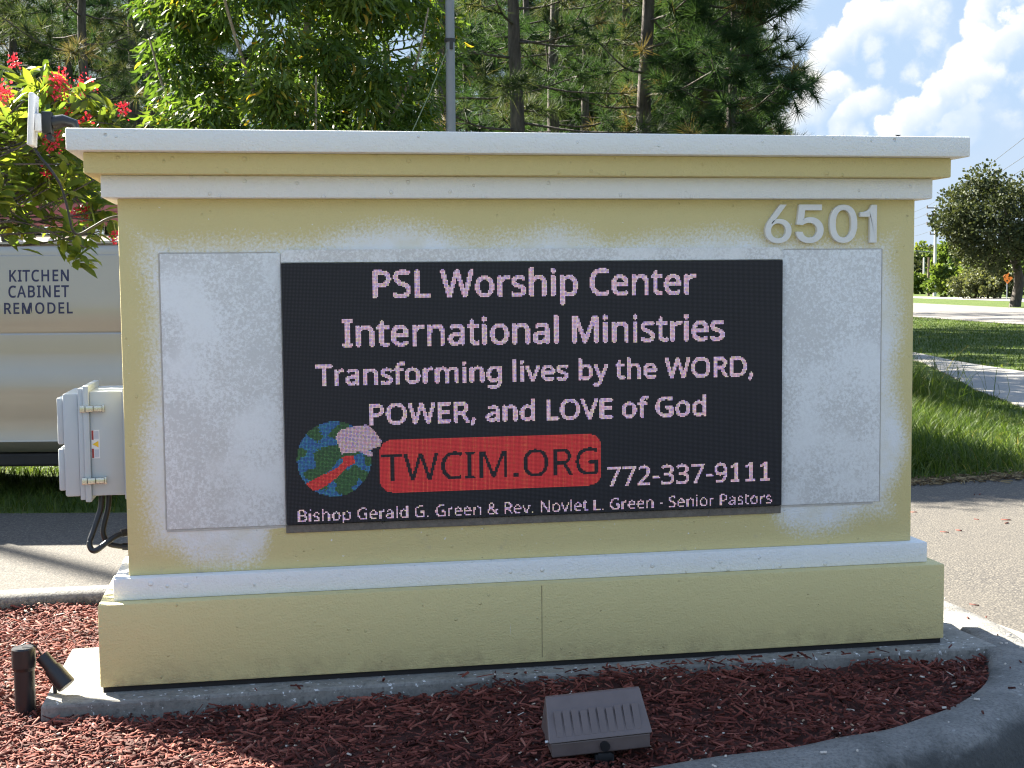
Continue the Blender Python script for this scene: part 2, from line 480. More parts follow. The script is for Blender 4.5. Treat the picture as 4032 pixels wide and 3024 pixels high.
def bark(name, a, b, s=1.0):
    m, t, p, o = mat_new(name)
    v = obj_vec(t)
    n = t.noise(t.vmath('MULTIPLY', v, (14 * s, 14 * s, 3.2 * s)), 1.0, 5, 0.65)
    t.put(p.inputs['Base Color'], t.mix(t.range(n, .35, .68, 0, 1), a, b))
    p.inputs['Roughness'].default_value = 0.9
    bump(t, p, n, 0.9, 0.03)
    return m
M_BARK = bark('pine_bark', (.030, .024, .022), (.105, .084, .075))
M_BARKP = bark('pale_bark', (.16, .135, .11), (.30, .26, .21))
M_BARKO = bark('oak_bark', (.04, .034, .03), (.10, .085, .075))

M_GALV = plain('galvanised_steel', (.20, .215, .24), .55, .2, .12, 9)
M_PVC = plain('black_plastic', (.014, .014, .015), .38, 0, .3, 30)
M_BRONZE = plain('bronze_paint', (.135, .104, .096), .42, .1, .22, 14, .15)
M_BOX = plain('grey_fibreglass', (.46, .50, .52), .45, 0, .03, 5)
M_STEEL = plain('latch_steel', (.62, .60, .52), .25, .9, .1, 30)
M_WPLAST = plain('white_plastic', (.74, .74, .75), .4, 0, .03, 8)
M_DARK = plain('dark_underbody', (.012, .012, .013), .7, 0, .3, 10)
M_TYRE = plain('tyre_rubber', (.018, .018, .018), .8, 0, .2, 30)
M_NAVY = plain('navy_vinyl', (.014, .016, .06), .35, 0, .08, 12)
M_LADDER = plain('faded_red_fibreglass', (.33, .105, .10), .55, 0, .12, 6)
M_ALU = plain('aluminium', (.6, .6, .6), .35, .9, .08, 20)
M_WIRE = plain('wire_black', (.02, .02, .022), .6, 0, .1, 20)
M_UTILW = plain('utility_concrete', (.52, .51, .49), .7, 0, .08, 3)
M_UTILB = plain('utility_timber', (.115, .085, .06), .85, 0, .25, 3)
M_ORANGE = plain('orange_sign_face', (.75, .20, .02), .5, 0, .05, 5)
M_DIGIT = plain('digit_paint', (.72, .72, .71), .5, 0, .10, 22, .25)
M_SEAM = plain('seam_black', (.018, .016, .015), .9, 0, .4, 40)
M_GLASSD = plain('tinted_glass', (.02, .025, .028), .06, 0, .05, 3, 0, .8)
M_CHROME = plain('wheel_steel', (.5, .5, .5), .3, .8, .05, 6)

# ------------------------------------------------------------------ the monument sign
H = 1.65
DEP = 0.36
sign = thing('monument_sign', 'yellow and white stucco monument sign with LED message screen and raised number 6501', 'sign', (0, 0, 0))
def sbox(name, ov_x, ov_y, z0, z1, mat, bev=0.006):
    b = BM(); b.box(-H - ov_x, H + ov_x, -ov_y, DEP + ov_y, z0, z1, bev, 2)
    return b.build(name, mat, sign, 40)
sbox('base_block', .110, .100, 0.0, .326, M_YEL, .008)
sbox('base_moulding', .055, .047, .3262, .414, M_WHT)
sbox('wall', 0, 0, .4142, 1.89, M_WALL, .004)
sbox('lower_moulding', .054, .055, 1.8902, 1.976, M_WHT)
sbox('frieze', .108, .110, 1.9762, 2.0575, M_YELT)
sbox('cap', .161, .169, 2.0577, 2.140, M_WHT, .005)
# a near-black filler in the gap under the base block, and a vertical joint in the block
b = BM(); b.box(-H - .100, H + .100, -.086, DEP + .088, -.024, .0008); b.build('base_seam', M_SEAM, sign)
b = BM(); b.box(-.0135, -.0110, -.1012, -.09, .02, .318); b.build('joint_line', plain('joint_grime', (.22, .185, .10), .9, 0, .3, 40), sign)
# raised panel either side of the screen, header strip over it
b = BM(); b.box(-1.498, -1.034, -.006, .02, .592, 1.678, .004, 2); b.build('side_panel', M_PANEL, sign, 40)
b = BM(); b.box(1.050, 1.499, -.006, .02, .592, 1.680, .004, 2); b.build('side_panel', M_PANEL, sign, 40)
M_GROOVE = plain('groove_shade', (.47, .44, .40), .9, 0, .35, 30)  # flat strips tinted to stand in for the shade of panel grooves
for (gx0, gx1, gz0, gz1) in ((-1.5035, -1.4985, .592, 1.678), (1.4995, 1.503, .592, 1.680), (-1.498, -1.05, 1.6785, 1.682), (1.06, 1.499, 1.6805, 1.684), (-1.500, -1.037, .583, .5915), (1.052, 1.470, .584, .5915)):
    b = BM(); b.box(gx0, gx1, -.0035, .02, gz0, gz1); b.build('painted_groove', M_GROOVE, sign)
b = BM()
b.prism([(-1.033, -.014, 1.672), (-1.033, -.014, 1.640), (1.049, -.014, 1.640), (1.049, -.014, 1.672), (1.026, -.014, 1.690), (-1.012, -.014, 1.690)], (0, .03, 0))
b.build('header_strip', M_PANEL, sign)
# grimy ledge under the screen
M_LEDGE = concrete('grimy_ledge', (.115, .10, .085), (.22, .19, .16), spots=(.03, .03, .03), spot_amt=.8)
b = BM(); b.box(-1.035, 1.05, -.010, .02, .560, .5925, .003); b.build('screen_ledge', M_LEDGE, sign)

# LED screen
SX0, SX1, SZ0, SZ1 = -1.0323, 1.0478, .5956, 1.6365
NX, NZ = 384, 192
PX = (SX1 - SX0) / NX; PZ = (SZ1 - SZ0) / NZ
YS = -.022
def screen_material():
    m, t, p, o = mat_new('led_face')
    v = obj_vec(t)
    s = t.new('ShaderNodeSeparateXYZ'); t.put(s.inputs[0], v)
    def cell(c, o0, pitch):
        f = t.math('FRACT', t.math('DIVIDE', t.math('SUBTRACT', c, o0), pitch))
        return t.math('LESS_THAN', t.math('ABSOLUTE', t.math('SUBTRACT', f, .5)), .24)
    k = t.math('MULTIPLY', cell(s.outputs[0], SX0, PX), cell(s.outputs[2], SZ0, PZ))
    c = t.mix(k, (.0045, .0045, .007), (.045, .045, .060))
    big = t.noise(v, 2.2, 3, .5)
    t.put(p.inputs['Base Color'], t.mix(t.range(big, .35, .7, 0, .4), c, (.017, .0175, .023)))
    p.inputs['Roughness'].default_value = 0.55
    p.inputs['Specular IOR Level'].default_value = .35
    return m
M_SCREEN = screen_material()
b = BM(); b.box(SX0, SX1, YS, .02, SZ0, SZ1, .002, 1)
screen = b.build('led_screen', M_SCREEN, sign)

def led_mat(name, cols, strength):
    m, t, p, o = mat_new(name)
    a = t.new('ShaderNodeAttribute', attribute_name='rnd')
    c = t.ramp(a.outputs['Fac'], cols)
    p.inputs['Base Color'].default_value = (.02, .02, .02, 1)
    t.put(p.inputs['Emission Color'], c)
    p.inputs['Emission Strength'].default_value = strength
    return m
LEDW = [(0, (.98, .42, .92)), (.25, (.55, .40, 1.0)), (.5, (1.0, .82, 1.0)), (.72, (1.0, .55, .78)), (.88, (.95, .90, .55)), (1, (.50, .66, 1.0))]
EM = 0.088
M_LEDW = led_mat('led_white', LEDW, EM)
M_LEDR = led_mat('led_red', [(0, (.75, .012, .022)), (.6, (.95, .03, .04)), (1, (1.0, .16, .07))], EM * .66)
M_LEDB = led_mat('led_blue', [(0, (.02, .10, .50)), (.5, (.03, .22, .75)), (1, (.06, .50, .62))], EM * .50)
M_LEDG = led_mat('led_green', [(0, (.02, .10, .03)), (.6, (.04, .20, .06)), (1, (.10, .36, .08))], EM * .46)
M_LEDM = led_mat('led_map', LEDW, EM * .66)

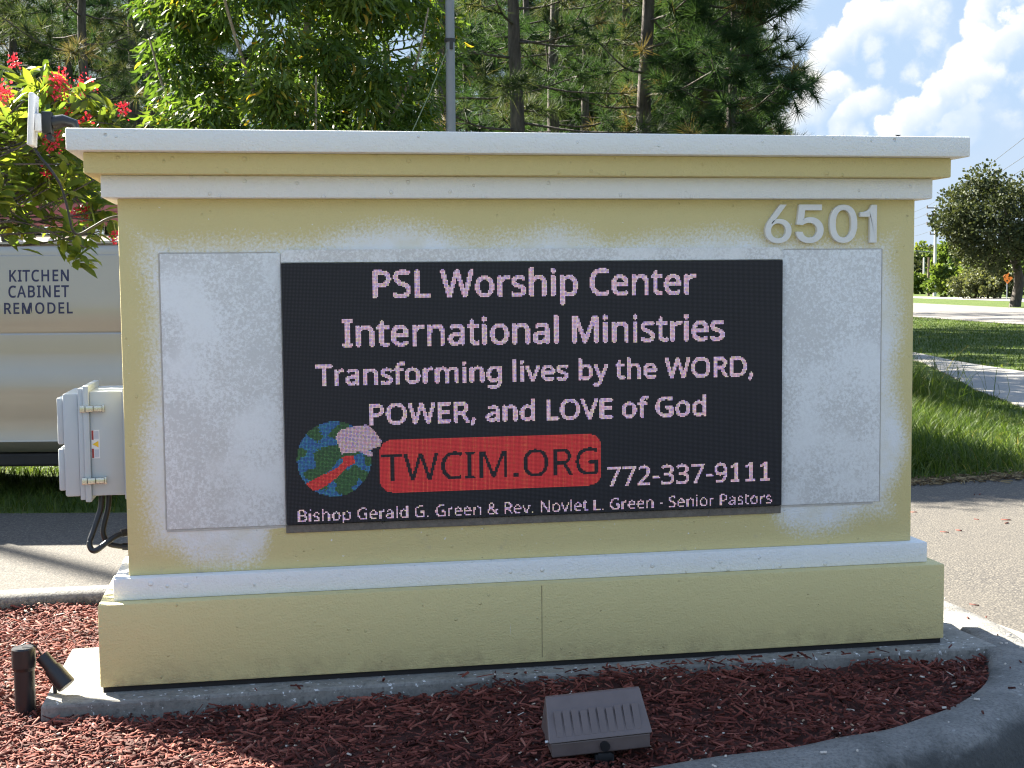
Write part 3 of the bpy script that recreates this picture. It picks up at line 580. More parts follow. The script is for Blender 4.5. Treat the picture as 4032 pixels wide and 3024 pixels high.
GLYPHS = {'N':{'&':[587,[[244,581,271,580,296,575,318,567,337,555,353,541,366,524,375,505,381,483,383,458,379,426,368,397,350,372,326,349,299,328,268,308,423,159,436,176,447,195,457,216,465,238,472,262,479,286,550,286,541,253,530,221,518,191,504,163,487,137,468,114,585,0,490,0,420,67,403,53,385,40,366,28,347,18,325,9,303,2,278,-4,252,-7,223,-8,188,-6,156,0,127,10,102,24,81,42,65,63,52,89,45,117,43,149,44,175,49,199,57,220,69,239,83,256,100,273,120,288,142,303,166,318,133,358,123,372,114,387,107,403,101,420,97,438,96,456,98,481,104,504,114,524,127,541,144,555,165,567,188,575,215,580],[209,273,190,262,174,251,159,239,147,227,136,215,128,201,121,186,118,170,116,152,120,124,129,101,146,81,168,66,194,57,225,55,258,56,287,62,314,71,337,83,357,97,375,111],[241,524,220,522,202,516,186,506,175,493,168,476,165,457,167,438,172,421,180,404,192,387,207,369,225,350,253,368,276,385,292,401,304,419,310,437,313,458,311,476,304,492,294,505,279,515,262,522]]],',':[215,[[154,84,136,23,111,-42,85,-103,33,-103,49,-38,63,31,73,93,148,93]]],'-':[258,[[32,184,32,246,226,246,226,184]]],'.':[215,[[58,43,59,61,64,75,72,85,82,92,94,96,107,97,120,96,132,92,142,85,151,75,156,61,157,43,156,26,151,12,142,2,132,-6,120,-10,107,-11,94,-10,82,-6,72,2,64,12,59,26]]],'1':[459,[[285,0,216,0,216,400,216,439,217,470,219,499,196,477,169,455,108,405,71,452,226,573,285,573]]],'2':[459,[[417,0,38,0,38,59,188,210,216,238,240,264,261,287,280,309,295,331,306,353,315,376,320,399,322,424,318,453,309,477,294,496,273,510,249,518,221,520,194,519,169,514,147,506,126,495,104,482,83,466,45,513,60,526,77,537,94,548,113,557,132,565,153,572,174,577,197,580,221,581,255,579,285,572,313,562,336,548,356,531,372,510,384,485,391,458,394,428,392,399,386,371,375,344,361,318,344,292,324,267,301,241,275,214,247,185,128,67,128,64,417,64]]],'3':[459,[[395,439,394,414,389,392,381,372,370,355,356,339,340,326,321,316,300,307,277,302,277,298,319,290,353,276,379,255,398,229,409,198,413,163,410,131,403,101,390,74,371,50,348,30,318,14,283,2,241,-6,193,-8,164,-7,136,-5,110,-1,85,5,60,13,36,23,36,89,61,78,87,69,114,61,141,56,168,52,194,51,241,55,278,65,305,81,324,104,335,132,339,164,337,187,331,206,320,223,306,236,288,247,265,255,240,261,211,264,179,265,123,265,123,326,180,326,209,327,236,332,259,339,278,350,294,362,307,377,316,394,321,413,323,434,320,460,311,481,295,498,274,511,249,519,219,521,199,521,181,519,164,515,117,498,75,473,39,521,61,537,87,550,115,563,147,573,181,579,218,581,273,576,317,563,352,540,376,511,390,477]]],'7':[459,[[109,0,344,508,35,508,35,573,419,573,419,518,187,0]]],'9':[459,[[417,328,416,295,414,263,410,231,405,199,397,168,387,139,374,112,358,86,340,63,318,42,293,25,265,11,232,0,195,-6,154,-8,117,-6,82,0,82,60,115,53,152,50,188,52,218,58,245,68,268,82,287,99,303,118,316,141,327,165,334,192,340,221,344,250,346,281,341,281,332,269,322,258,310,247,297,238,282,230,266,223,247,218,227,215,204,214,173,216,144,223,118,235,95,250,76,270,61,294,49,321,42,352,40,387,43,426,50,460,63,491,80,517,101,540,127,557,156,570,188,578,223,581,250,579,275,574,299,565,322,553,342,537,361,518,377,495,391,469,402,439,410,406,415,369],[223,521,192,518,165,507,142,488,124,463,113,429,110,388,113,354,122,325,137,301,158,284,186,273,220,269,244,271,266,276,286,285,304,296,318,310,330,325,339,341,344,358,346,374,345,392,342,409,338,426,332,443,324,459,315,474,304,487,291,499,277,508,260,516,242,520]]],'B':[521,[[241,573,307,569,361,558,404,541,434,515,453,478,459,431,457,409,453,389,446,371,437,354,424,340,409,328,392,317,372,309,350,304,350,300,373,295,395,288,415,279,433,267,448,253,461,236,470,215,476,191,478,163,475,130,467,100,454,74,436,52,413,33,385,19,354,8,318,2,279,0,78,0,78,573],[256,329,300,331,334,339,357,352,372,371,381,394,384,423,380,451,369,474,351,490,324,502,289,509,245,511,150,511,150,329],[150,269,150,61,265,61,311,64,346,74,371,91,388,112,398,138,401,168,399,188,395,205,388,221,377,235,362,247,344,256,321,263,293,267,260,269]]],'C':[507,[[323,517,294,516,266,510,241,502,217,490,196,474,178,456,162,434,149,410,139,383,131,353,127,321,125,286,128,241,135,200,147,164,164,132,186,105,213,83,244,68,281,58,322,55,347,56,371,58,394,62,460,78,460,15,438,8,416,2,393,-2,369,-6,342,-7,312,-8,257,-4,208,8,166,28,130,56,101,90,78,131,62,178,52,230,49,287,51,329,57,369,67,406,81,440,99,471,120,499,145,523,174,543,206,559,242,571,281,578,324,581,353,580,381,577,409,572,435,565,460,557,482,547,453,486,394,508,372,513,348,516]]],'D':[585,[[536,292,533,231,521,177,501,131,474,91,439,58,399,33,351,15,297,4,237,0,78,0,78,573,254,573,309,569,359,558,404,540,443,516,476,484,502,446,521,401,533,350],[460,289,457,337,449,379,435,415,416,444,391,469,361,487,327,500,287,508,244,511,150,511,150,62,228,62,299,68,357,87,402,119,434,164,454,220]]],'E':[446,[[398,0,78,0,78,573,398,573,398,509,150,509,150,330,383,330,383,268,150,268,150,63,398,63]]],'G':[584,[[326,302,524,302,524,22,493,12,462,5,431,-1,398,-5,362,-7,323,-8,267,-4,217,8,173,28,136,55,105,89,81,130,63,176,52,229,49,286,53,343,65,395,84,442,111,482,145,517,186,544,233,564,286,577,346,581,377,580,407,577,437,572,465,565,491,557,516,547,489,484,468,493,445,501,421,508,395,513,369,516,342,517,298,514,259,505,225,489,195,468,170,441,150,409,136,373,127,332,124,286,127,243,134,202,146,166,164,133,187,106,216,84,251,68,292,58,340,55,364,55,385,56,404,59,452,68,452,238,326,238]]],'I':[272,[[239,0,32,0,32,42,99,57,99,515,32,531,32,573,239,573,239,531,172,515,172,57,239,42]]],'K':[496,[[496,0,411,0,209,273,150,222,150,0,78,0,78,573,150,573,150,290,199,345,249,399,403,573,488,573,261,323]]],'L':[420,[[78,0,78,573,150,573,150,64,400,64,400,0]]],'M':[727,[[330,0,142,502,139,502,142,461,144,407,144,347,144,0,78,0,78,573,184,573,361,103,364,103,544,573,650,573,650,0,578,0,578,352,579,408,581,460,584,501,581,501,390,0]]],'N':[609,[[532,0,447,0,141,476,138,476,141,432,143,378,144,320,144,0,78,0,78,573,161,573,467,99,470,99,468,137,466,193,464,249,464,573,532,573]]],'O':[626,[[577,287,576,244,570,204,561,166,547,132,531,101,510,73,486,49,459,29,428,13,393,1,355,-6,314,-8,271,-6,232,1,196,13,165,29,138,49,114,73,94,101,78,132,65,167,56,204,51,245,49,288,52,344,62,396,78,442,100,482,130,517,166,545,208,565,258,577,314,581,369,577,417,565,459,545,495,517,524,483,547,442,564,396,574,344],[125,287,127,241,134,200,145,163,161,131,182,104,207,83,238,67,273,58,314,55,354,58,390,67,420,83,445,104,465,131,481,163,492,200,499,241,501,287,496,354,481,411,456,457,421,491,373,511,314,518,274,515,238,506,207,490,182,469,161,443,145,411,134,374,127,333]]],'P':[485,[[229,573,297,568,352,553,393,528,421,495,439,454,444,404,443,381,439,358,433,336,423,316,411,296,395,278,375,262,351,249,324,238,292,230,256,225,216,223,150,223,150,0,78,0,78,573],[223,511,150,511,150,285,208,285,242,286,272,290,298,296,320,306,338,318,352,334,362,352,368,375,370,401,366,435,354,462,334,484,306,499,269,508]]],'R':[499,[[236,573,281,571,320,565,353,555,381,540,404,522,422,500,434,474,442,444,444,410,442,381,437,356,427,334,415,315,401,298,385,285,367,274,349,264,330,257,487,0,403,0,264,237,150,237,150,0,78,0,78,573],[232,510,150,510,150,298,236,298,278,301,312,310,338,325,355,347,366,374,370,407,368,430,363,450,355,467,343,480,328,491,310,500,287,505,261,509]]],'S':[440,[[403,153,400,121,392,92,378,66,359,44,335,26,307,11,274,1,238,-6,198,-8,137,-5,83,4,41,19,41,88,62,80,86,72,113,65,142,59,171,56,201,55,228,56,252,60,273,66,290,74,305,85,316,98,324,113,329,129,330,147,329,164,325,180,318,194,308,207,295,218,277,230,255,241,228,252,196,265,172,274,151,284,131,294,114,305,98,317,85,330,74,344,65,359,57,375,52,393,49,413,48,435,51,464,58,490,71,513,89,533,110,550,136,563,165,573,197,579,231,581,262,580,290,577,318,572,343,565,367,558,389,549,366,487,346,495,325,502,302,508,278,513,254,516,229,517,207,516,187,513,169,507,155,499,142,489,133,478,126,464,122,450,121,434,122,416,126,400,133,386,143,373,156,362,172,351,193,341,217,330,246,318,278,306,307,293,332,279,353,264,371,247,385,228,395,206,401,181]]],'T':[446,[[259,0,187,0,187,509,8,509,8,573,437,573,437,509,259,509]]],'V':[481,[[481,573,277,0,204,0,0,573,75,573,204,205,220,160,231,119,241,80,250,119,262,161,277,207,405,573]]],'W':[746,[[735,573,583,0,510,0,399,375,389,410,380,443,373,471,370,488,367,471,361,443,352,409,342,373,234,0,161,0,10,573,85,573,174,223,183,186,190,151,196,118,201,87,206,119,213,154,222,191,232,227,333,573,407,573,512,225,523,187,532,151,538,117,544,87,550,129,560,175,572,224,660,573]]],'a':[450,[[231,437,279,433,318,422,347,403,368,375,381,338,385,293,385,0,334,0,320,61,317,61,304,46,292,33,279,22,265,13,250,5,234,-1,216,-5,195,-7,172,-8,148,-7,124,-2,103,6,84,16,68,30,55,48,45,68,39,92,37,119,43,159,59,192,87,219,127,238,179,251,243,257,316,259,316,285,313,317,306,342,293,359,275,371,253,378,227,380,205,379,183,376,163,370,106,347,84,400,104,410,126,419,151,426,177,432,204,436],[252,208,204,203,167,195,141,182,124,165,113,144,110,119,112,97,120,79,132,66,148,56,167,51,188,49,223,52,253,62,279,79,299,103,311,134,315,172,315,210]]],'b':[493,[[139,461,138,410,135,373,139,373,153,390,169,405,189,419,213,429,240,435,272,437,322,431,365,412,401,381,428,338,444,283,449,215,447,168,439,127,427,91,410,61,390,36,365,17,337,3,306,-5,272,-8,240,-6,213,0,189,10,169,24,153,38,139,55,133,55,119,0,68,0,68,609,139,609],[260,379,231,377,207,371,188,361,172,348,159,330,150,308,144,282,140,252,139,217,139,214,142,165,150,125,165,93,187,69,219,55,261,51,297,55,325,69,348,93,363,126,373,166,376,216,373,265,363,306,348,338,325,360,296,374]]],'d':[493,[[221,-8,171,-2,128,17,92,48,65,91,49,146,44,214,49,282,66,338,93,381,128,413,171,432,221,438,243,437,262,434,280,429,296,423,310,416,323,407,354,374,359,374,356,405,354,438,354,609,425,609,425,0,368,0,358,58,354,58,323,24,310,15,296,7,279,1,262,-4,242,-7],[232,51,273,55,305,67,328,88,343,117,352,154,355,200,355,213,352,263,343,304,329,336,306,360,274,375,231,379,196,374,168,359,146,334,130,300,120,260,117,213,120,165,130,125,146,93,168,69,197,55]]],'e':[452,[[234,438,269,435,301,427,329,414,354,396,374,373,390,346,402,315,409,281,411,244,411,201,117,201,122,157,134,119,154,90,181,69,215,56,254,52,280,53,305,56,327,60,348,66,370,73,392,82,392,20,370,11,349,4,327,-1,304,-5,279,-7,251,-8,212,-5,176,3,143,17,114,36,90,61,70,91,56,126,47,167,44,212,47,257,55,297,68,333,86,364,108,390,134,411,164,426,198,435],[233,380,202,377,175,366,154,348,137,323,125,293,119,257,338,257,336,281,333,302,326,322,318,338,306,353,292,364,276,373,256,378]]],'f':[276,[[266,375,158,375,158,0,87,0,87,375,12,375,12,408,87,432,87,457,89,492,95,522,104,547,116,568,132,585,152,597,174,606,199,612,227,613,274,609,310,599,292,544,262,552,228,556,206,553,189,545,175,532,166,513,160,489,158,458,158,430,266,430]]],'g':[493,[[221,438,248,436,273,431,297,422,319,409,338,393,355,373,359,373,369,430,425,430,425,-7,423,-46,416,-80,404,-109,388,-135,367,-155,341,-172,310,-183,274,-190,233,-192,202,-192,174,-189,147,-186,122,-180,99,-174,78,-165,78,-100,99,-110,123,-118,149,-125,177,-130,206,-133,237,-134,271,-130,300,-119,324,-101,341,-77,352,-48,355,-13,355,4,356,32,358,57,354,57,338,37,320,21,299,8,275,-1,250,-6,221,-8,170,-2,126,18,91,51,65,95,49,149,44,214,49,278,65,332,91,377,126,411,169,431],[230,379,207,376,187,370,169,359,153,344,140,326,130,303,123,277,119,247,117,213,120,165,130,124,146,92,169,68,197,54,232,50,253,51,271,53,288,58,303,65,315,74,326,85,336,98,343,113,349,131,353,151,355,173,356,197,356,214,355,251,350,282,343,309,332,331,319,348,302,362,281,371,257,377]]],'h':[496,[[139,431,138,399,135,370,140,370,149,385,161,397,174,407,188,416,204,424,221,429,238,434,255,436,273,437,306,435,335,430,360,421,382,408,399,391,413,370,423,344,429,314,431,280,431,0,361,0,361,275,358,307,351,333,338,353,319,367,295,376,265,379,235,377,210,370,189,360,173,347,160,329,150,308,144,283,140,254,139,222,139,0,68,0,68,609,139,609]]],'i':[207,[[139,430,139,0,68,0,68,430],[104,591,115,590,124,586,133,580,140,572,144,560,145,546,144,532,140,521,133,512,124,506,115,502,104,501,93,502,83,506,75,512,68,521,64,532,63,546,64,560,68,572,75,580,83,586,93,590]]],'l':[207,[[139,0,68,0,68,609,139,609]]],'m':[750,[[540,438,584,434,621,421,649,401,669,371,681,330,685,280,685,0,615,0,615,277,613,308,606,333,594,353,577,367,555,376,528,379,490,374,460,362,438,342,423,315,414,280,411,237,411,0,342,0,342,277,341,298,337,317,332,333,325,347,315,359,303,367,289,374,272,377,253,379,227,377,204,370,185,360,170,347,158,329,150,308,144,283,140,255,139,223,139,0,68,0,68,430,125,430,136,371,140,371,149,385,160,398,173,409,186,418,201,425,217,431,233,435,249,437,266,438,298,436,325,430,349,420,369,406,386,388,398,366,402,366,418,388,438,406,461,420,486,430,512,436]]],'n':[496,[[275,438,322,434,361,421,391,401,413,371,426,330,431,280,431,0,361,0,361,275,358,307,351,333,338,353,319,367,295,376,265,379,222,374,189,361,166,338,151,308,142,269,139,223,139,0,68,0,68,430,125,430,136,371,140,371,150,385,162,398,175,409,190,418,206,425,222,431,239,435,257,437]]],'o':[485,[[442,216,440,181,436,150,428,121,417,95,404,71,388,51,369,33,348,18,324,7,299,-1,271,-6,241,-8,214,-6,188,-1,163,7,140,18,119,33,100,51,84,71,70,95,59,121,51,150,46,181,44,216,47,261,55,301,68,336,87,367,110,392,137,412,169,426,204,435,244,438,281,435,316,426,347,412,374,392,398,367,417,336,431,301,439,261],[117,216,119,184,123,154,130,128,141,105,155,86,172,71,192,59,216,53,243,51,270,53,294,59,314,71,331,86,345,105,356,128,363,154,367,184,369,216,367,248,363,277,355,303,345,325,331,344,314,359,294,370,270,376,242,379,202,374,171,359,147,335,130,303,120,263]]],'p':[493,[[273,438,322,432,365,413,401,383,428,339,444,284,449,216,447,170,439,129,427,93,410,62,390,37,365,17,337,3,306,-5,272,-8,251,-7,231,-4,213,1,197,7,182,15,170,24,139,55,134,55,137,20,139,-16,139,-192,68,-192,68,430,126,430,136,371,139,371,170,405,182,414,197,422,213,429,231,434,251,437],[260,379,233,377,210,371,190,362,174,349,161,333,152,313,145,289,141,261,139,229,139,216,140,182,144,152,150,126,159,103,172,85,188,70,208,59,233,53,261,51,286,53,308,60,326,72,341,88,354,108,364,131,371,157,375,186,376,217,373,262,363,302,348,334,325,359,296,374]]],'r':[331,[[269,438,295,437,319,433,310,368,287,372,264,374,248,373,232,369,217,363,202,355,189,346,176,334,166,321,156,305,149,289,143,270,140,251,139,229,139,0,68,0,68,430,126,430,134,351,137,351,147,367,158,381,170,395,183,407,198,418,214,426,231,433,249,437]]],'s':[384,[[348,119,346,92,339,69,327,49,311,32,292,18,268,6,241,-2,210,-6,176,-8,148,-7,122,-5,99,-1,78,5,59,11,42,19,42,83,60,75,81,67,104,60,128,54,153,50,178,49,211,51,236,57,256,66,269,79,277,94,280,112,271,141,264,150,253,158,239,167,222,176,200,185,174,196,148,206,124,217,103,228,84,239,69,252,57,266,48,283,43,302,41,324,46,358,61,386,85,408,118,425,157,435,202,438,228,437,252,434,275,430,298,424,319,417,339,409,315,353,258,372,238,377,218,379,197,380,171,379,149,374,131,366,118,356,111,343,108,328,109,317,113,307,119,298,127,290,139,282,154,274,219,246,245,236,268,226,289,215,306,203,321,191,333,176,341,159,346,140]]],'t':[289,[[212,50,245,53,272,59,272,5,240,-4,200,-8,178,-7,157,-3,138,4,120,13,104,27,91,44,82,66,76,93,74,125,74,375,13,375,13,409,75,437,103,528,144,528,144,430,269,430,269,375,144,375,144,127,146,103,153,83,163,69,177,58,193,52]]],'v':[407,[[163,0,0,430,75,430,167,176,180,137,193,96,201,63,204,63,214,96,227,138,241,176,332,430,407,430,244,0]]],'y':[409,[[1,430,76,430,169,185,184,144,196,105,205,68,209,68,224,121,245,186,333,430,409,430,224,-59,213,-85,201,-108,188,-130,173,-148,157,-164,138,-176,117,-185,94,-191,67,-192,34,-190,9,-186,9,-130,30,-133,56,-135,72,-134,86,-131,99,-126,110,-118,121,-110,130,-99,152,-59,174,-2]]],' ':[209,[]],'cap':573},'I':{'0':[453,[[227,-7,191,-3,158,7,130,24,105,48,85,77,69,113,57,155,50,202,48,254,50,306,57,353,69,395,85,431,106,461,130,484,159,502,191,512,227,516,262,512,295,502,323,484,348,461,368,431,384,395,396,353,403,306,405,254,403,202,396,155,384,113,368,77,348,48,323,24,295,7,263,-3],[227,50,250,52,271,60,290,74,306,92,320,116,330,144,338,176,342,213,344,254,342,295,338,332,330,365,320,393,306,416,290,435,271,449,250,457,227,460,203,457,182,449,163,435,147,416,134,393,123,365,115,332,111,295,109,254,111,213,115,176,123,144,134,116,147,92,163,74,182,60,203,52]]],'1':[453,[[76,0,76,55,391,55,391,0],[276,509,276,0,212,0,212,448,209,448,86,358,86,427,198,509]]],'5':[453,[[221,-7,192,-5,165,1,140,11,118,25,99,41,83,60,71,82,63,105,60,130,122,130,125,115,130,102,138,89,148,78,160,68,173,60,188,54,204,51,221,50,241,51,259,56,276,64,291,75,304,89,314,104,322,122,326,141,328,162,326,183,321,203,314,221,303,237,290,251,275,262,257,270,238,275,218,277,201,276,184,273,167,268,152,262,139,255,128,246,67,253,96,509,366,509,366,452,151,452,134,301,136,301,148,311,162,318,178,325,194,330,212,333,229,334,252,332,274,328,294,321,313,311,330,299,345,285,358,269,370,251,379,231,386,210,390,187,391,163,388,132,381,102,369,76,352,52,332,32,309,15,282,3,253,-4]]],'6':[453,[[226,-7,196,-4,168,3,142,15,119,31,100,51,84,74,73,101,66,130,64,162,65,187,71,212,80,239,93,268,112,302,137,340,252,509,322,509,151,261,145,261,165,288,196,307,208,311,221,313,235,314,265,312,291,305,316,295,337,280,355,262,370,240,380,215,387,187,389,157,387,127,379,98,368,73,352,50,333,30,310,14,284,3,257,-4],[226,48,245,50,263,55,279,63,293,73,304,86,314,101,322,119,326,137,327,157,326,178,322,196,314,213,304,228,293,241,279,251,263,259,245,264,226,265,207,264,190,259,174,252,160,241,148,229,138,214,131,197,126,179,125,158,126,138,131,119,138,102,148,86,160,73,174,63,190,55,207,50]]],'A':[480,[[16,0,201,509,276,509,463,0,395,0,287,302,264,372,232,478,245,478,213,371,191,302,85,0],[110,142,110,199,370,199,370,142]]],'B':[456,[[60,0,60,509,241,509,274,507,304,501,329,491,350,477,367,461,381,442,390,421,396,398,398,374,397,353,393,336,387,320,378,307,368,295,356,286,343,278,329,272,315,267,315,262,331,260,347,254,363,245,378,234,391,220,402,203,411,184,416,161,418,136,416,111,410,88,400,67,386,48,368,31,344,18,317,8,284,2,247,0],[125,57,245,57,281,60,309,67,330,80,344,96,353,115,355,137,354,153,350,169,342,184,333,197,320,209,306,218,289,225,269,229,248,231,125,231],[125,285,238,285,256,287,273,290,288,296,302,304,314,314,323,326,330,340,335,355,336,372,333,393,326,412,313,429,294,442,270,449,240,452,125,452]]],'C':[510,[[267,-7,225,-3,186,7,150,25,119,49,92,79,70,115,53,157,44,203,40,254,44,305,53,352,70,393,92,429,119,459,150,484,186,501,225,512,267,516,293,514,317,511,340,504,362,496,383,485,402,471,419,456,435,438,448,418,459,397,467,373,473,348,408,348,404,365,397,380,389,395,380,407,369,418,357,428,344,437,330,444,315,449,300,453,284,455,267,456,237,453,209,445,184,432,161,414,141,391,125,364,113,332,106,295,103,254,106,213,113,177,125,145,141,117,161,94,184,76,210,63,237,56,267,53,284,54,300,56,315,60,330,65,344,72,357,81,369,90,380,102,389,114,397,128,404,144,408,160,473,160,467,135,459,112,448,91,435,71,420,53,402,38,383,24,363,13,341,5,317,-2,293,-6]]],'D':[502,[[219,0,96,0,96,57,215,57,254,60,288,68,318,81,343,99,363,122,379,149,390,181,397,216,399,255,397,294,390,329,379,361,364,388,344,410,320,428,291,441,258,449,221,452,93,452,93,509,225,509,273,505,315,495,353,478,385,455,412,426,433,391,449,351,458,306,462,255,458,205,449,159,433,119,411,83,384,54,351,31,312,14,268,3],[125,509,125,0,60,0,60,509]]],'E':[419,[[60,0,60,509,372,509,372,452,125,452,125,286,355,286,355,229,125,229,125,57,375,57,375,0]]],'H':[517,[[60,0,60,509,125,509,125,289,392,289,392,509,457,509,457,0,392,0,392,232,125,232,125,0]]],'I':[300,[[31,0,31,57,118,57,118,452,31,452,31,509,269,509,269,452,183,452,183,57,269,57,269,0]]],'K':[467,[[104,145,104,216,139,261,174,303,212,344,364,509,448,509,231,276,228,276],[60,0,60,509,125,509,125,334,124,225,125,193,125,0],[372,0,188,259,228,309,449,0]]],'L':[393,[[60,0,60,509,125,509,125,57,361,57,361,0]]],'M':[628,[[60,0,60,509,152,509,277,187,287,159,299,123,311,84,322,49,307,49,318,83,330,121,342,158,352,187,476,509,568,509,568,0,504,0,504,291,504,327,505,369,506,413,507,457,513,457,498,409,482,363,467,322,456,291,342,0,286,0,170,291,159,321,145,361,129,408,112,457,119,457,120,416,121,372,122,328,122,291,122,0]]],'N':[523,[[60,0,60,509,136,509,343,183,363,151,388,107,414,55,405,54,401,108,399,157,399,195,399,509,463,509,463,0,387,0,202,290,177,331,148,381,108,452,119,454,122,384,124,328,125,291,125,0]]],'O':[533,[[267,-7,225,-3,186,7,150,25,119,49,92,79,70,115,53,157,44,203,40,254,44,305,53,352,70,393,92,429,119,459,150,484,186,501,225,512,267,516,309,512,348,501,384,484,415,459,442,429,464,393,480,352,490,305,493,254,490,203,480,157,464,115,442,79,415,49,384,25,348,7,309,-3],[267,53,296,55,324,63,349,76,372,94,392,116,408,144,420,176,428,213,430,254,428,295,420,332,408,365,392,392,372,415,349,433,324,446,296,453,267,456,237,453,210,445,184,433,161,415,142,392,125,364,113,332,106,295,103,254,106,213,113,176,125,144,142,117,161,94,184,76,210,63,237,55]]],'R':[449,[[60,0,60,509,236,509,273,506,305,500,333,489,356,473,376,455,390,433,401,408,407,381,409,352,407,323,401,296,390,271,376,250,356,232,333,217,305,206,273,200,236,198,96,198,96,255,234,255,258,256,280,260,298,267,313,276,325,287,334,300,340,316,344,333,345,352,344,371,340,389,334,405,325,419,313,430,298,440,279,446,258,451,233,452,125,452,125,0],[353,0,230,229,303,229,428,0]]],'T':[449,[[32,452,32,509,417,509,417,452,257,452,257,0,193,0,193,452]]],' ':[188,[]],'cap':509}}
GLYPHS.update({'V':{'A':[512,[[437,0,368,177,141,177,73,0,0,0,224,575,289,575,512,0],[282,415,274,438,263,473,255,500,247,468,238,438,230,415,165,241,346,241]]],'B':[521,[[241,573,307,569,361,558,404,541,434,515,453,478,459,431,457,409,453,389,446,371,437,354,424,340,409,328,392,317,372,309,350,304,350,300,373,295,395,288,415,279,433,267,448,253,461,236,470,215,476,191,478,163,475,130,467,100,454,74,436,52,413,33,385,19,354,8,318,2,279,0,78,0,78,573],[256,329,300,331,334,339,357,352,372,371,381,394,384,423,380,451,369,474,351,490,324,502,289,509,245,511,150,511,150,329],[150,269,150,61,265,61,311,64,346,74,371,91,388,112,398,138,401,168,399,188,395,205,388,221,377,235,362,247,344,256,321,263,293,267,260,269]]],'C':[507,[[323,517,294,516,266,510,241,502,217,490,196,474,178,456,162,434,149,410,139,383,131,353,127,321,125,286,128,241,135,200,147,164,164,132,186,105,213,83,244,68,281,58,322,55,347,56,371,58,394,62,460,78,460,15,438,8,416,2,393,-2,369,-6,342,-7,312,-8,257,-4,208,8,166,28,130,56,101,90,78,131,62,178,52,230,49,287,51,329,57,369,67,406,81,440,99,471,120,499,145,523,174,543,206,559,242,571,281,578,324,581,353,580,381,577,409,572,435,565,460,557,482,547,453,486,394,508,372,513,348,516]]],'D':[585,[[536,292,533,231,521,177,501,131,474,91,439,58,399,33,351,15,297,4,237,0,78,0,78,573,254,573,309,569,359,558,404,540,443,516,476,484,502,446,521,401,533,350],[460,289,457,337,449,379,435,415,416,444,391,469,361,487,327,500,287,508,244,511,150,511,150,62,228,62,299,68,357,87,402,119,434,164,454,220]]],'E':[446,[[398,0,78,0,78,573,398,573,398,509,150,509,150,330,383,330,383,268,150,268,150,63,398,63]]],'H':[594,[[516,0,443,0,443,267,150,267,150,0,78,0,78,573,150,573,150,330,443,330,443,573,516,573]]],'I':[272,[[239,0,32,0,32,42,99,57,99,515,32,531,32,573,239,573,239,531,172,515,172,57,239,42]]],'K':[496,[[496,0,411,0,209,273,150,222,150,0,78,0,78,573,150,573,150,290,199,345,249,399,403,573,488,573,261,323]]],'L':[420,[[78,0,78,573,150,573,150,64,400,64,400,0]]],'M':[727,[[330,0,142,502,139,502,142,461,144,407,144,347,144,0,78,0,78,573,184,573,361,103,364,103,544,573,650,573,650,0,578,0,578,352,579,408,581,460,584,501,581,501,390,0]]],'N':[609,[[532,0,447,0,141,476,138,476,141,432,143,378,144,320,144,0,78,0,78,573,161,573,467,99,470,99,468,137,466,193,464,249,464,573,532,573]]],'O':[626,[[577,287,576,244,570,204,561,166,547,132,531,101,510,73,486,49,459,29,428,13,393,1,355,-6,314,-8,271,-6,232,1,196,13,165,29,138,49,114,73,94,101,78,132,65,167,56,204,51,245,49,288,52,344,62,396,78,442,100,482,130,517,166,545,208,565,258,577,314,581,369,577,417,565,459,545,495,517,524,483,547,442,564,396,574,344],[125,287,127,241,134,200,145,163,161,131,182,104,207,83,238,67,273,58,314,55,354,58,390,67,420,83,445,104,465,131,481,163,492,200,499,241,501,287,496,354,481,411,456,457,421,491,373,511,314,518,274,515,238,506,207,490,182,469,161,443,145,411,134,374,127,333]]],'R':[499,[[236,573,281,571,320,565,353,555,381,540,404,522,422,500,434,474,442,444,444,410,442,381,437,356,427,334,415,315,401,298,385,285,367,274,349,264,330,257,487,0,403,0,264,237,150,237,150,0,78,0,78,573],[232,510,150,510,150,298,236,298,278,301,312,310,338,325,355,347,366,374,370,407,368,430,363,450,355,467,343,480,328,491,310,500,287,505,261,509]]],'T':[446,[[259,0,187,0,187,509,8,509,8,573,437,573,437,509,259,509]]],' ':[209,[]],'cap':573}})
GLYPHS['I'] = {k: GLYPHS['I'][k] for k in ('6', '5', '0', 'cap')}; GLYPHS['I']['1'] = [450, [[183, 0, 305, 0, 305, 509, 207, 509, 190, 470, 155, 436, 100, 416, 20, 408, 20, 344, 183, 344]]]
def layout(txt, key, spacing=1.0, serif_one=False):
    """outline loops of a line of text, unit: the capital height"""
    A = GLYPHS[key]; x = 0.0; out = []
    for ch in txt:
        g_ = A.get(ch); cap = A['cap']
        if g_ is None:
            g_ = GLYPHS['N'][ch]; cap = GLYPHS['N']['cap']
        for L_ in g_[1]:
            P = np.array(L_, float).reshape(-1, 2) / cap
            out.append((ch, P + np.array([x, 0])))
        if serif_one and ch == '1':
            P = np.array([(.12, 0), (.12, .1), (.62, .1), (.62, 0)]); out.append((ch, P + np.array([x, 0])))
        x += g_[0] / cap * spacing
    return out
